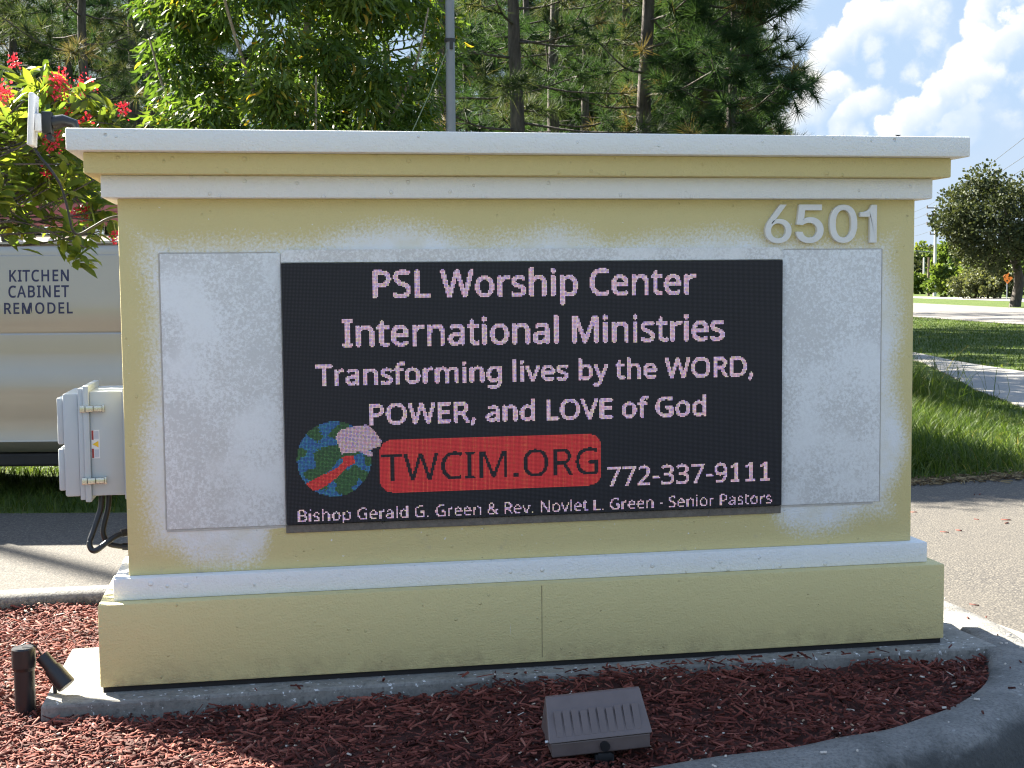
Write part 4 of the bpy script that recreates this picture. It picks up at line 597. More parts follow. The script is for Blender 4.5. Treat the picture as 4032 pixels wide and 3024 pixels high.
def text_mask(txt, x0, x1, base, cap, weight=0.0, spacing=1.0, serif_one=False):
    """coverage of a line of text on the LED grid (fitted to its left, right, baseline and cap height); weight in LEDs"""
    loops = layout(txt, 'N', spacing, serif_one)
    lo = min(P[:, 0].min() for _, P in loops); hi = max(P[:, 0].max() for _, P in loops)
    S = 4
    wn = np.zeros((NZ * S, NX * S), int)
    for _, P in loops:
        X = (x0 + weight + (P[:, 0] - lo) * (x1 - x0 - 2 * weight) / (hi - lo)) * S; Y = (base + P[:, 1] * cap) * S
        i0, i1 = int(max(0, X.min() - 1)), int(min(NX * S, X.max() + 2)); j0, j1 = int(max(0, Y.min() - 1)), int(min(NZ * S, Y.max() + 2))
        ggx, ggy = np.meshgrid(np.arange(i0, i1) + .5, np.arange(j0, j1) + .5)
        wind = np.zeros(ggx.shape, int)
        for k in range(len(X)):
            xa, ya, xb, yb = X[k], Y[k], X[(k + 1) % len(X)], Y[(k + 1) % len(X)]
            if ya == yb: continue
            cross = (ggx < xa + (ggy - ya) * (xb - xa) / (yb - ya))
            if yb > ya: wind += ((ggy >= ya) & (ggy < yb) & cross)
            else: wind -= ((ggy >= yb) & (ggy < ya) & cross)
        wn[j0:j1, i0:i1] += wind
    cov = wn != 0
    r_ = weight * S
    if r_ > 0:
        acc_ = cov.copy(); R_ = int(math.ceil(r_))
        for dx in range(-R_, R_ + 1):
            for dy in range(-R_, R_ + 1):
                if 0 < math.hypot(dx, dy) <= r_ + .2: acc_ |= np.roll(np.roll(cov, dx, 1), dy, 0)
        cov = acc_
    return cov.reshape(NZ, S, NX, S).mean((1, 3)) > 0.45

def led_object(name, mask, mat, label=None, fill=.82, streak=False):
    zz, xx = np.nonzero(mask)
    n = len(xx)
    cx = SX0 + (xx + .5) * PX; cz = SZ0 + (zz + .5) * PZ
    h = PX * fill / 2; hz = PZ * fill / 2
    V = np.empty((n, 4, 3)); V[:, :, 1] = YS - .0012
    for k, (sx, sz) in enumerate(((-1, -1), (1, -1), (1, 1), (-1, 1))):
        V[:, k, 0] = cx + sx * h; V[:, k, 2] = cz + sz * hz
    r = rng.random(n)
    # colour beats across the pixel grid as neighbouring LED columns differ
    beat = .5 + .5 * np.sin(xx * 2.1 + zz * .13) * np.cos(zz * 1.7 - xx * .21)
    r = np.clip(.16 + .60 * r + .20 * beat, 0, 1)
    if streak: r = np.clip(.5 * rng.random(NX)[xx] + .3 * r + .2 * rng.random(NZ)[zz], 0, 1)
    me = np_mesh(name, V.reshape(-1, 3), np.arange(n * 4).reshape(n, 4), r)
    o = link(name, me, mat, screen)
    if label: o['label'] = label
    return o
LINES = [('PSL Worship Center', 66.1, 313.9, 166.6, 19.4, .55), ('International Ministries', 43, 336.8, 131, 19.4, .55),
         ('Transforming lives by the WORD,', 23, 360.3, 102.6, 14.8, .45), ('POWER, and LOVE of God', 62, 322, 72.8, 14.8, .45),
         ('772-337-9111', 243, 373.7, 20.2, 14.8, .3), ('Bishop Gerald G. Green & Rev. Novlet L. Green - Senior Pastors', 8.6, 375.7, 2.0, 8.6, 0)]
for txt, x0, x1, bs, cp, wt in LINES:
    led_object('text_line', text_mask(txt, x0, x1, bs, cp, wt, 1.0, txt[0] == '7'), M_LEDW)
gx, gz = np.meshgrid(np.arange(NX) + .5, np.arange(NZ) + .5)
def rrect(x0, x1, z0, z1, r):
    qx = np.abs(gx - (x0 + x1) / 2) - (x1 - x0) / 2 + r; qz = np.abs(gz - (z0 + z1) / 2) - (z1 - z0) / 2 + r
    return np.hypot(np.maximum(qx, 0), np.maximum(qz, 0)) + np.minimum(np.maximum(qx, qz), 0) <= r
pill = rrect(69, 238.4, 21.5, 60.8, 9.5)
web = text_mask('TWCIM.ORG', 70.5, 235.8, 30, 20.2, 0)
led_object('red_banner', pill & ~web, M_LEDR, 'red banner with dark web address', .86, True)
def poly(pts):
    ins = np.zeros(gx.shape, bool); j = len(pts) - 1
    for i in range(len(pts)):
        xi, yi = pts[i]; xj, yj = pts[j]
        c = ((yi > gz) != (yj > gz)) & (gx < (xj - xi) * (gz - yi) / (yj - yi + 1e-9) + xi)
        ins ^= c; j = i
    return ins
def gpt(u, v):     # position inside the emblem, measured off an enlarged view of it
    return (35.8 + (u - 430) / 295 * 27.4, 47.9 - (v - 515) / 295 * 27.9)
disc = ((gx - 35.8) / 27.4) ** 2 + ((gz - 47.9) / 27.9) ** 2 <= 1
white_patch = poly([gpt(*q) for q in [(440, 340), (485, 285), (600, 262), (690, 252), (740, 290), (770, 330), (810, 390), (790, 430), (745, 440), (700, 455), (740, 480), (725, 505), (690, 500), (640, 465), (560, 468), (490, 478), (465, 420)]])
sash = poly([gpt(*q) for q in [(200, 700), (330, 640), (440, 590), (495, 545), (490, 500), (575, 490), (595, 550), (540, 575), (450, 660), (390, 705), (300, 755), (240, 755)]]) & disc
nl = np.sin(gx * .33 + 1.3 * np.sin(gz * .21)) + np.cos(gz * .37 + 1.1 * np.sin(gx * .19 + 2)) + .5 * rng.random(gx.shape)
land = (nl > .55) | poly([gpt(*q) for q in [(330, 420), (470, 400), (480, 500), (400, 600), (300, 660), (270, 600)]]) | poly([gpt(*q) for q in [(590, 560), (640, 600), (600, 720), (470, 800), (430, 760), (450, 690)]])
globe = disc & ~white_patch & ~sash
led_object('globe_water', globe & ~land, M_LEDB)
led_object('globe_land', globe & land, M_LEDG)
led_object('globe_patch', white_patch, M_LEDM, 'pinkish white shape over the globe')
led_object('globe_sash', sash, M_LEDR)

def grow(P, w_):
    """outline moved outwards (holes inwards) by w_"""
    if area2(P) < 0 and abs(area2(P)) < .14: w_ = w_ * .3          # keep small counters open
    Q = P[np.linalg.norm(P - np.roll(P, 1, 0), axis=1) > 1e-4]
    a = Q - np.roll(Q, 1, 0); c = np.roll(Q, -1, 0) - Q
    a /= np.linalg.norm(a, axis=1, keepdims=True); c /= np.linalg.norm(c, axis=1, keepdims=True)
    na = np.stack([a[:, 1], -a[:, 0]], 1); nc = np.stack([c[:, 1], -c[:, 0]], 1)
    m = na + nc; m /= np.maximum(np.linalg.norm(m, axis=1, keepdims=True), .35)
    k = 1 / np.maximum((m * na).sum(1, keepdims=True), .6)
    return Q + m * k * w_
def area2(P): return float(np.sum(P[:, 0] * np.roll(P[:, 1], -1) - np.roll(P[:, 0], -1) * P[:, 1]))
def text_obj(name, txt, mat, parent, place, x0, x1, base, cap, depth, weight=0.0, spacing=1.0, bev=0.0):
    """raised or flat lettering as real geometry; place(u, v, w) maps text space into the parent's space"""
    loops = layout(txt, 'I' if len(txt) == 1 else 'V', spacing)
    big_ = max(loops, key=lambda q: abs(area2(q[1])))[1]
    sg = area2(big_) > 0                                  # which way outer outlines run
    cu = bpy.data.curves.new('t', 'CURVE'); cu.dimensions = '2D'; cu.fill_mode = 'BOTH'; cu.extrude = .5
    for ch, P in loops:
        P = grow(P if sg else P[::-1], weight)
        sp = cu.splines.new('POLY'); sp.points.add(len(P) - 1); sp.use_cyclic_u = True
        for pt, q in zip(sp.points, P): pt.co = (q[0], q[1], 0, 1)
    ob = bpy.data.objects.new('t', cu); COL.objects.link(ob)
    dg = bpy.context.evaluated_depsgraph_get(); dg.update()
    me0 = bpy.data.meshes.new_from_object(ob.evaluated_get(dg))
    bpy.data.objects.remove(ob); bpy.data.curves.remove(cu)
    V = np.array([v.co[:] for v in me0.vertices])
    sx = (x1 - x0) / (V[:, 0].max() - V[:, 0].min())
    lo, hh = (V[:, 1].min(), V[:, 1].max()) if len(txt) == 1 else (0.0, 1.0)
    W = [place(x0 + (a - V[:, 0].min()) * sx, base + (b_ - lo) * cap / (hh - lo), (c + .5) * depth) for a, b_, c in V]
    me0.vertices.foreach_set('co', np.array(W, np.float32).ravel())
    bm = bmesh.new(); bm.from_mesh(me0); bpy.data.meshes.remove(me0)
    bmesh.ops.remove_doubles(bm, verts=bm.verts, dist=1e-5)
    bmesh.ops.recalc_face_normals(bm, faces=bm.faces)
    me = bpy.data.meshes.new(name); bm.to_mesh(me); bm.free()
    o = link(name, me, mat, parent)
    if bev:
        md = o.modifiers.new('soft_edges', 'BEVEL'); md.width = bev; md.segments = 2; md.limit_method = 'ANGLE'; md.angle_limit = math.radians(50)
    return o
def in_poly(X, Y, pts):
    ins = np.zeros(X.shape, bool); j = len(pts) - 1
    for i in range(len(pts)):
        xi, yi = pts[i][0], pts[i][1]; xj, yj = pts[j][0], pts[j][1]
        ins ^= ((yi > Y) != (yj > Y)) & (X < (xj - xi) * (Y - yi) / (yj - yi + 1e-12) + xi)
        j = i
    return ins
number = bpy.data.objects.new('house_number', None); COL.objects.link(number); number.parent = sign
for ch, x0, x1 in (('6', .970, 1.086), ('5', 1.107, 1.229), ('0', 1.256, 1.380), ('1', 1.393, 1.470)):
    text_obj('number_digit', ch, M_DIGIT, number, lambda u, v, w_: (u, .002 - w_, v), x0, x1, 1.7065, .162, .022, (.012 if ch == '6' else 0.0 if ch == '1' else .022), 1.0, .004)

# slab under the sign
b = BM()
b.prism([(-1.965, -.212, -.022), (1.97, -.178, -.022), (1.95, .10, -.022), (2.0, .42, -.022), (1.9, .62, -.022), (-1.965, .62, -.022)], (0, 0, -.24))
slab = b.build('footing_slab', M_SLAB); tag(slab, 'grey concrete footing slab under the monument sign', 'slab', kind='structure')
md = slab.modifiers.new('b', 'BEVEL'); md.width = .012; md.segments = 2

# ------------------------------------------------------------------ ground, paving, curb, mulch bed
ZG = -.225
def ground_z(x, y):
    k = max(0.0, min(1.0, (y - 8.5) / 1.6)) * max(0.0, min(1.0, (17 - y) / 3.0)) * max(0.0, min(1.0, (2.0 - x) / 2.0)) * max(0.0, min(1.0, (x + 16) / 3.0))
    return ZG
def axis(a, b_, da, far):
    return np.unique(np.concatenate([np.linspace(-far, a, 14), np.arange(a, b_ + 1e-6, da), np.linspace(b_, far, 14)]))
gxs = axis(-18, 6, .5, 900.0); gys = axis(-6, 20, .5, 900.0)
V = [(x, y, ground_z(x, y)) for y in gys for x in gxs]
nx_ = len(gxs)
F = [(j * nx_ + i, j * nx_ + i + 1, (j + 1) * nx_ + i + 1, (j + 1) * nx_ + i) for j in range(len(gys) - 1) for i in range(nx_ - 1)]
tag(link('ground', np_mesh('ground', V, F, smooth=True), M_LAWN), kind='structure')
def sheet(name, outline, z, mat, thick=0.0):
    bm = bmesh.new()
    vs = [bm.verts.new((x, y, z)) for x, y in outline]
    f = bm.faces.new(vs); f.normal_update()
    if f.normal.z < 0: f.normal_flip()
    if thick:
        r = bmesh.ops.extrude_face_region(bm, geom=[f])
        for v in r['geom']:
            if isinstance(v, bmesh.types.BMVert): v.co.z -= thick
        bmesh.ops.recalc_face_normals(bm, faces=bm.faces)
    me = bpy.data.meshes.new(name); bm.to_mesh(me); bm.free()
    return tag(link(name, me, mat), kind='structure')
sheet('driveway', [(-40, -12), (60, -12), (24, -4), (11, 3.2), (7.5, 5.2), (5.6, 5.66), (4.9, 5.55), (4.0, 5.43), (0, 5.35), (-2.2, 5.42), (-3.2, 5.62), (-7, 5.6), (-40, 5.6)], -.212, M_ASPH)
sheet('sidewalk', [(6.2, 3.0), (7.6, 7.6), (9.05, 11.55), (9.95, 14.5), (10.9, 16.9), (12.63, 21.6), (13.0, 24.5), (12.6, 30), (11.5, 38), (13.1, 38), (14.1, 30), (14.3, 26.4), (14.12, 24.7), (13.45, 21.9), (13.1, 19.8), (12.92, 18.0), (11.5, 13), (9.2, 6.5), (8.4, 3.6)], -.206, M_WALK, .03)
sheet('road', [(10, -60), (24, 10), (27.0, 42), (28.5, 54), (34, 100), (60, 330), (78, 330), (48, 105), (45.7, 88), (42.4, 68), (39, 45), (33, 10), (24, -60)], -.208, M_ROAD)
sheet('far_carriageway', [(40, 30), (52, 82), (55, 91.5), (57.7, 112.3), (66, 180), (90, 330), (98, 330), (72, 180), (63, 122.6), (64.7, 108.1), (61, 82), (50, 30)], -.208, M_WALK)

inner = [(-9, 1.72), (-5, 1.73), (-2.5, 1.74), (-1, 1.74), (0.3, 1.72), (1.0, 1.62), (1.55, 1.38), (1.86, 1.02), (1.98, .62), (1.99, .28), (1.94, -.08), (1.84, -.34), (1.71, -.55), (1.53, -.76), (1.35, -.89), (1.16, -1.01),
         (.95, -1.085), (.73, -1.15), (.44, -1.20), (0, -1.29), (-.6, -1.37), (-1.5, -1.46), (-3, -1.55), (-9, -1.65)]
inner = catmull([(x, y, 0) for x, y in inner], 5)
prof = [(-.02, -.30), (-.006, -.060), (.010, -.032), (.06, -.022), (.13, -.022), (.19, -.034), (.235, -.062), (.265, -.10), (.285, -.15), (.295, -.204), (.42, -.207)]
V, F = [], []
for i, p in enumerate(inner):
    tdir = inner[min(i + 1, len(inner) - 1)] - inner[max(i - 1, 0)]; tdir /= np.linalg.norm(tdir)
    nrm = np.array([-tdir[1], tdir[0], 0])
    if i == 0: pass
    for (o_, z_) in prof:
        q = p + nrm * o_
        V.append((q[0], q[1], z_ + .004 * math.sin(i * .7)))
k = len(prof)
for i in range(len(inner) - 1):
    for j in range(k - 1):
        F.append((i * k + j, i * k + j + 1, (i + 1) * k + j + 1, (i + 1) * k + j))
# pale gutter pan in its own sheet
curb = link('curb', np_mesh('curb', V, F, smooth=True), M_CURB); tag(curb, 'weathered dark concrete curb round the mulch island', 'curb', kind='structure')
V, F = [], []
for i, p in enumerate(inner):
    tdir = inner[min(i + 1, len(inner) - 1)] - inner[max(i - 1, 0)]; tdir /= np.linalg.norm(tdir)
    nrm = np.array([-tdir[1], tdir[0], 0])
    for o_ in (.30, .58):
        q = p + nrm * o_; V.append((q[0], q[1], -.200 if o_ < .5 else -.206))
for i in range(len(inner) - 1): F.append((2 * i, 2 * i + 1, 2 * i + 3, 2 * i + 2))
tag(link('gutter', np_mesh('gutter', V, F), M_BAND), kind='structure')

def in_poly(X, Y, pts):
    ins = np.zeros(X.shape, bool); j = len(pts) - 1
    for i in range(len(pts)):
        xi, yi = pts[i][0], pts[i][1]; xj, yj = pts[j][0], pts[j][1]
        ins ^= ((yi > Y) != (yj > Y)) & (X < (xj - xi) * (Y - yi) / (yj - yi + 1e-12) + xi)
        j = i
    return ins
def mulch_z(X, Y):
    m = .012 * np.sin(X * 5.1 + 1.2) * np.cos(Y * 6.3) + .010 * np.sin(X * 11.7 + Y * 9.1)
    hump = .052 * np.exp(-((X - .35) / .65) ** 2 - ((Y + .27) / .28) ** 2) + .02 * np.exp(-((X - 1.55) / .3) ** 2 - ((Y + .25) / .3) ** 2)
    return -.074 - .012 * np.clip((-.9 - X) / .6, 0, 1) - .02 * np.exp(-((X - .0) / .3) ** 2 - ((Y + 1.1) / .2) ** 2) + m + hump
M_SOIL = plain('mulch_base', (.055, .016, .011), .95, 0, .4, 40)
xs = np.arange(-9, 2.05, .12); ys = np.arange(-1.66, 1.78, .12)
XX, YY = np.meshgrid(xs, ys)
ok = in_poly(XX, YY, inner)
idx = -np.ones(XX.shape, int); vid = 0; V = []
ZZ = mulch_z(XX, YY) - .02
for j in range(XX.shape[0]):
    for i in range(XX.shape[1]):
        idx[j, i] = vid; vid += 1; V.append((XX[j, i], YY[j, i], ZZ[j, i]))
F = [(idx[j, i], idx[j, i + 1], idx[j + 1, i + 1], idx[j + 1, i]) for j in range(XX.shape[0] - 1) for i in range(XX.shape[1] - 1)
     if ok[j, i] or ok[j, i + 1] or ok[j + 1, i + 1] or ok[j + 1, i]]
tag(link('mulch_bed', np_mesh('mulch_bed', V, F, smooth=True), M_SOIL), kind='structure')

def frames(d, roll):
    """rotation matrices whose x axis is d, rolled about it"""
    d = d / np.linalg.norm(d, axis=1, keepdims=True)
    up = np.tile(np.array([0, 0, 1.0]), (len(d), 1))
    up[np.abs(d[:, 2]) > .97] = (1, 0, 0)
    y = np.cross(up, d); y /= np.linalg.norm(y, axis=1, keepdims=True)
    z = np.cross(d, y)
    c, s = np.cos(roll)[:, None], np.sin(roll)[:, None]
    y2 = c * y + s * z; z2 = -s * y + c * z
    return np.stack([d, y2, z2], 2)
def scatter(Tv, Tf, pos, R_, scale):
    """copies of a template as arrays"""
    n = len(pos); k = len(Tv)
    S = np.asarray(scale)
    if S.ndim == 1: S = np.repeat(S[:, None], 3, 1)
    P = np.einsum('nij,nkj->nki', R_, Tv[None] * S[:, None, :]) + pos[:, None, :]
    Fx = (np.arange(n) * k)[:, None, None] + Tf[None]
    return P.reshape(-1, 3), Fx.reshape(-1, Tf.shape[1])

CH_V = np.array([(-.5, -.5, -.5), (.5, -.28, -.5), (.5, .32, -.5), (-.5, .5, -.5), (-.46, -.42, .5), (.42, -.2, .5), (.47, .25, .5), (-.5, .36, .5)])
CH_F = np.array([(4, 5, 6, 7), (0, 1, 5, 4), (1, 2, 6, 5), (2, 3, 7, 6), (3, 0, 4, 7)])
N = 54000
PXY = np.stack([rng.uniform(-3.3, 2.05, N), rng.uniform(-1.6, 1.8, N)], 1)
inn2 = [(p[0], p[1]) for p in inner]
keep = in_poly(PXY[:, 0], PXY[:, 1], inn2)
onslab = (PXY[:, 0] > -1.975) & (PXY[:, 1] > -.215) & (PXY[:, 1] < .62)
edge_ok = (PXY[:, 1] < -.165) & (rng.random(N) < .35 * np.exp(-((PXY[:, 0] - .5) / .9) ** 2))
hid = (PXY[:, 0] > -1.4) & (PXY[:, 1] > .62)
keep &= (~onslab | edge_ok) & ~hid
PXY = PXY[keep]; N = len(PXY)
pale = rng.random(N) < .035
az = rng.uniform(0, 2 * np.pi, N); tilt = rng.normal(0, .27, N)
d = np.stack([np.cos(az) * np.cos(tilt), np.sin(az) * np.cos(tilt), np.sin(tilt)], 1)
L = rng.gamma(3.2, .0122, N).clip(.008, .11); L = np.where(pale, L * .38, L)
pos = np.stack([PXY[:, 0], PXY[:, 1], mulch_z(PXY[:, 0], PXY[:, 1]) + rng.uniform(-.012, .016, N)], 1)
s_on = (pos[:, 1] > -.215) & (pos[:, 0] > -1.975) & (pos[:, 1] < .62)
pos[s_on, 2] = -.014 + rng.uniform(0, .008, s_on.sum())
V, F = scatter(CH_V, CH_F, pos, frames(d, rng.normal(0, .5, N)), np.stack([L, rng.uniform(.0035, .0125, N), rng.uniform(.002, .006, N)], 1))
r = np.repeat(np.where(pale, rng.uniform(.93, 1, N), rng.beta(2, 2, N) * .9), 5)
def mulch_mat():
    m, t, p, o = mat_new('red_mulch')
    a = t.new('ShaderNodeAttribute', attribute_name='rnd')
    c = t.ramp(a.outputs['Fac'], [(0, (.030, .009, .007)), (.3, (.085, .020, .014)), (.6, (.175, .044, .030)), (.82, (.29, .10, .07)), (.9, (.36, .18, .125)), (.94, (.42, .30, .20)), (1, (.60, .54, .47))])
    v = obj_vec(t)
    c = t.mix(t.range(t.noise(v, 160, 2, .5), .4, .7, 0, .5), c, t.mix(.5, c, (.03, .01, .008)))
    t.put(p.inputs['Base Color'], c); p.inputs['Roughness'].default_value = .8
    p.inputs['Specular IOR Level'].default_value = .25
    return m
M_MULCH = mulch_mat()
tag(link('mulch', np_mesh('mulch', V, F, r), M_MULCH), 'red wood chip mulch covering the bed round the sign', 'mulch', kind='stuff')

# stray chips and pale shell bits on the curb
N = 46
ii = rng.integers(20, len(inner) - 12, N)
pos = []
for q in ii:
    p = inner[q]; tdir = inner[q + 1] - inner[q - 1]; tdir /= np.linalg.norm(tdir)
    nrm = np.array([-tdir[1], tdir[0], 0]); o_ = rng.uniform(.02, .2)
    pos.append(p + nrm * o_ + np.array([0, 0, -.017]))
pos = np.array(pos); az = rng.uniform(0, 6.28, N)
d = np.stack([np.cos(az), np.sin(az), np.zeros(N)], 1)
V, F = scatter(CH_V, CH_F, pos, frames(d, np.zeros(N)), np.stack([rng.gamma(2.2, .008, N).clip(.006, .05), rng.uniform(.004, .010, N), np.full(N, .006)], 1))
r = np.repeat(np.where(rng.random(N) < .5, 1.0, rng.uniform(.1, .5, N)), 5)
tag(link('curb_debris', np_mesh('curb_debris', V, F, r), M_MULCH), 'wood chips and shell bits strewn on the curb', 'debris', kind='stuff')

# clippings and dirt along the edge of the driveway
n = 2600
ex = rng.uniform(3.2, 8.5, n); ey = np.interp(ex, [3, 4.4, 5.6, 7.5, 11], [5.42, 5.5, 5.66, 5.3, 3.2]) + rng.normal(-.06, .10, n)
az = rng.uniform(0, 6.283, n); d = np.stack([np.cos(az), np.sin(az), rng.normal(0, .15, n)], 1)
V, F = scatter(CH_V, CH_F, np.stack([ex, ey, np.full(n, -.203) + rng.uniform(0, .012, n)], 1), frames(d, np.zeros(n)), np.stack([rng.uniform(.02, .11, n), rng.uniform(.006, .02, n), rng.uniform(.004, .012, n)], 1))
M_LITTER = foliage('dry_clippings', [(0, (.05, .036, .022)), (.6, (.12, .09, .05)), (1, (.26, .21, .12))], .1, .9, .1)
tag(link('edge_litter', np_mesh('edge_litter', V, F, np.repeat(rng.random(n), 5)), M_LITTER), 'dry clippings and dirt along the driveway edge', 'litter', kind='stuff')
n = 46
P3 = np.stack([rng.uniform(2.4, 6.5, n), rng.uniform(.8, 5.2, n), np.full(n, -.206)], 1); az = rng.uniform(0, 6.283, n)
V, F = scatter(CH_V, CH_F, P3, frames(np.stack([np.cos(az), np.sin(az), np.zeros(n)], 1), np.zeros(n)), np.stack([rng.uniform(.02, .10, n), rng.uniform(.004, .012, n), np.full(n, .006)], 1))
tag(link('stray_chips', np_mesh('stray_chips', V, F, np.repeat(rng.uniform(.1, .8, n), 5)), M_MULCH), 'stray red chips blown onto the driveway', 'debris', kind='stuff')

# grass
GB_V = np.array([(0, -.5, 0), (0, .5, 0), (.33, .42, .10), (.33, -.42, .10), (.68, .28, .0), (.68, -.28, .0), (1, .03, -.22), (1, -.03, -.22)])
GB_F = np.array([(0, 1, 2, 3), (3, 2, 4, 5), (5, 4, 6, 7)])
def grass(name, XY, hgt, width, lean, label, zfun=None):
    n = len(XY)
    az = rng.uniform(0, 6.283, n); el = np.clip(rng.normal(1.15, lean, n), .25, 1.5)
    d = np.stack([np.cos(az) * np.cos(el), np.sin(az) * np.cos(el), np.sin(el)], 1)
    z = np.array([ground_z(x, y) for x, y in XY]) - .006
    pos = np.stack([XY[:, 0], XY[:, 1], z], 1)
    V, F = scatter(GB_V, GB_F, pos, frames(d, rng.uniform(-.5, .5, n)), np.stack([hgt, np.full(n, 1.0) * width, hgt], 1))
    r = np.repeat(np.clip(rng.beta(2, 2.4, n) + .12 * np.sin(XY[:, 0] * 2.1) * np.cos(XY[:, 1] * 1.7), 0, 1), 3)
    return tag(link(name, np_mesh(name, V, F, r), M_GRASS), label, 'grass', kind='stuff')
n = 60000
XY = np.stack([rng.uniform(3.2, 10.5, n), rng.uniform(5.35, 16.5, n)], 1)
def sw_left(y): return np.interp(y, [3, 7.6, 11.55, 14.5, 16.9, 21.6], [6.2, 7.6, 9.05, 9.95, 10.9, 12.63])
edge = np.interp(XY[:, 0], [3, 4.4, 5.6, 7.5, 11], [5.42, 5.5, 5.66, 5.3, 3.2])
k = (XY[:, 0] < sw_left(XY[:, 1]) - .03 + rng.normal(0, .05, n)) & (XY[:, 1] > edge + rng.normal(0, .06, n))
XY = XY[k]
wild = np.clip((sw_left(XY[:, 1]) - XY[:, 0] - .5) / 2.0, 0, 1) * np.clip((XY[:, 1] - 5.4) / .8, .15, 1)
hgt = (.07 + .36 * wild) * rng.uniform(.55, 1.25, len(XY))
grass('verge_grass', XY, hgt, .012, .28, 'tall unmown green grass on the verge between driveway and sidewalk')
n = 5500
cl = np.stack([rng.normal(7.55, .55, n), rng.normal(14.6, 1.1, n)], 1)
grass('rank_grass', cl, rng.uniform(.45, 1.0, n), .013, .30, 'dark clump of rank grass and weeds beside the sign edge')
n = 26000
XY = np.stack([rng.uniform(-6.5, -.8, n), rng.uniform(5.5, 11.5, n)], 1)
e2 = np.interp(XY[:, 0], [-7, -3.2, -2.2, 0], [5.6, 5.62, 5.42, 5.35])
XY = XY[XY[:, 1] > e2 + rng.normal(.02, .05, n)]
grass('roadside_grass', XY, rng.uniform(.06, .17, len(XY)), .010, .30, 'strip of shaded grass under and in front of the parked van')
n = 60000
XY = np.stack([rng.uniform(11.5, 30, n), rng.uniform(16, 56, n)], 1)
sr = np.interp(XY[:, 1], [13, 18, 19.8, 21.9, 24.7, 27, 45], [11.5, 12.92, 13.1, 13.45, 14.12, 14.3, 13.5]); rl = np.interp(XY[:, 1], [10, 42, 54, 100], [24, 27, 28.5, 34])
XY = XY[(XY[:, 0] > sr + .02) & (XY[:, 0] < rl)]
grass('mown_grass', XY, rng.uniform(.05, .10, len(XY)), .022, .35, 'mown lawn between the sidewalk and the road')

# ------------------------------------------------------------------ things on and by the sign
eb = thing('electrical_box', 'grey fibreglass electrical box with two latches on the sign side', 'electrical box', (-1.65, .1, .7))
def loc(o, p): return tuple(np.array(p) - np.array(o.location))
def B(parent, name, mat, parts, smooth=40):
    b = BM(); ox, oy, oz = parent.location
    for (x0, x1, y0, y1, z0, z1, bv) in parts:
        b.box(x0 - ox, x1 - ox, y0 - oy, y1 - oy, z0 - oz, z1 - oz, bv, 2)
    return b.build(name, mat, parent, smooth)
B(eb, 'box_body', M_BOX, [(-1.792, -1.663, .10, .42, .722, 1.138, .006), (-1.664, -1.6505, .09, .43, .705, 1.15, .004)])
B(eb, 'flange', M_BOX, [(-1.815, -1.7915, .085, .435, .700, 1.162, .004)])
door = B(eb, 'door', M_BOX, [(-1.835, -1.8145, .092, .428, .708, 1.152, .004), (-1.893, -1.8345, .10, .42, .722, 1.132, .008), (-1.918, -1.8925, .115, .405, .745, .912, .006), (-1.918, -1.8925, .115, .405, .930, 1.115, .006)])
for zc in (1.072, .785):
    la = B(eb, 'latch', M_STEEL, [(-1.826, -1.806, .074, .0855, zc - .014, zc + .014, .002), (-1.803, -1.775, .070, .0995, zc - .012, zc + .012, .002), (-1.774, -1.742, .078, .0998, zc - .011, zc + .011, .002), (-1.741, -1.733, .084, .0999, zc - .014, zc + .014, .001)])
lab = B(eb, 'warning_label', M_WPLAST, [(-1.788, -1.756, .0985, .1005, .872, .986, 0)])
B_LAB_RED = plain('label_red', (.30, .03, .03), .5); B_LAB_YEL = plain('label_yellow', (.80, .50, .02), .5); B_LAB_GREY = plain('label_print', (.42, .46, .56), .5)
def sub(parent_part, root, name, mat, parts):
    o = B(root, name, mat, parts); o.parent = parent_part; return o
sub(lab, eb, 'label_stripe', B_LAB_RED, [(-1.7865, -1.779, .0975, .0987, .947, .984, 0)]); sub(lab, eb, 'label_stripe', B_LAB_RED, [(-1.7865, -1.779, .0975, .0987, .874, .911, 0)])
sub(lab, eb, 'label_print', B_LAB_GREY, [(x, x + .0018, .0975, .0987, z0, z1, 0) for x in (-1.776, -1.7725, -1.769, -1.7655, -1.762) for z0, z1 in ((.950, .981), (.877, .908))])
b = BM(); o0 = np.array(eb.location)
b.prism([tuple(np.array(q) - o0) for q in [(-1.784, .0972, .929), (-1.761, .0972, .942), (-1.761, .0972, .916)]], (0, .0015, 0))
tri = b.build('hazard_triangle', B_LAB_YEL, lab)
cd = thing('conduit', 'pair of looped black conduits below the grey electrical box', 'conduit', (-1.74, .2, .62))
for pts in ([(-1.762, .16, .722), (-1.768, .15, .66), (-1.792, .125, .585), (-1.808, .105, .535), (-1.800, .095, .508), (-1.780, .09, .505), (-1.745, .10, .530), (-1.705, .12, .555), (-1.66, .14, .566), (-1.648, .14, .567)],
            [(-1.738, .19, .722), (-1.742, .18, .66), (-1.757, .17, .60), (-1.762, .165, .56), (-1.745, .165, .52), (-1.71, .17, .505), (-1.66, .18, .498), (-1.648, .18, .498)]):
    b = BM(); b.tube([np.array(p) - np.array(cd.location) for p in catmull(pts, 6)], .0115, 10); b.build('conduit_tube', M_PVC, cd, 60)
b = BM(); ox = np.array(cd.location)
b.cyl(tuple(np.array((-1.688, .13, .562)) - ox), tuple(np.array((-1.652, .142, .567)) - ox), .016); b.cyl(tuple(np.array((-1.69, .177, .501)) - ox), tuple(np.array((-1.652, .18, .498)) - ox), .016)
b.build('connector', M_PVC, cd, 40)

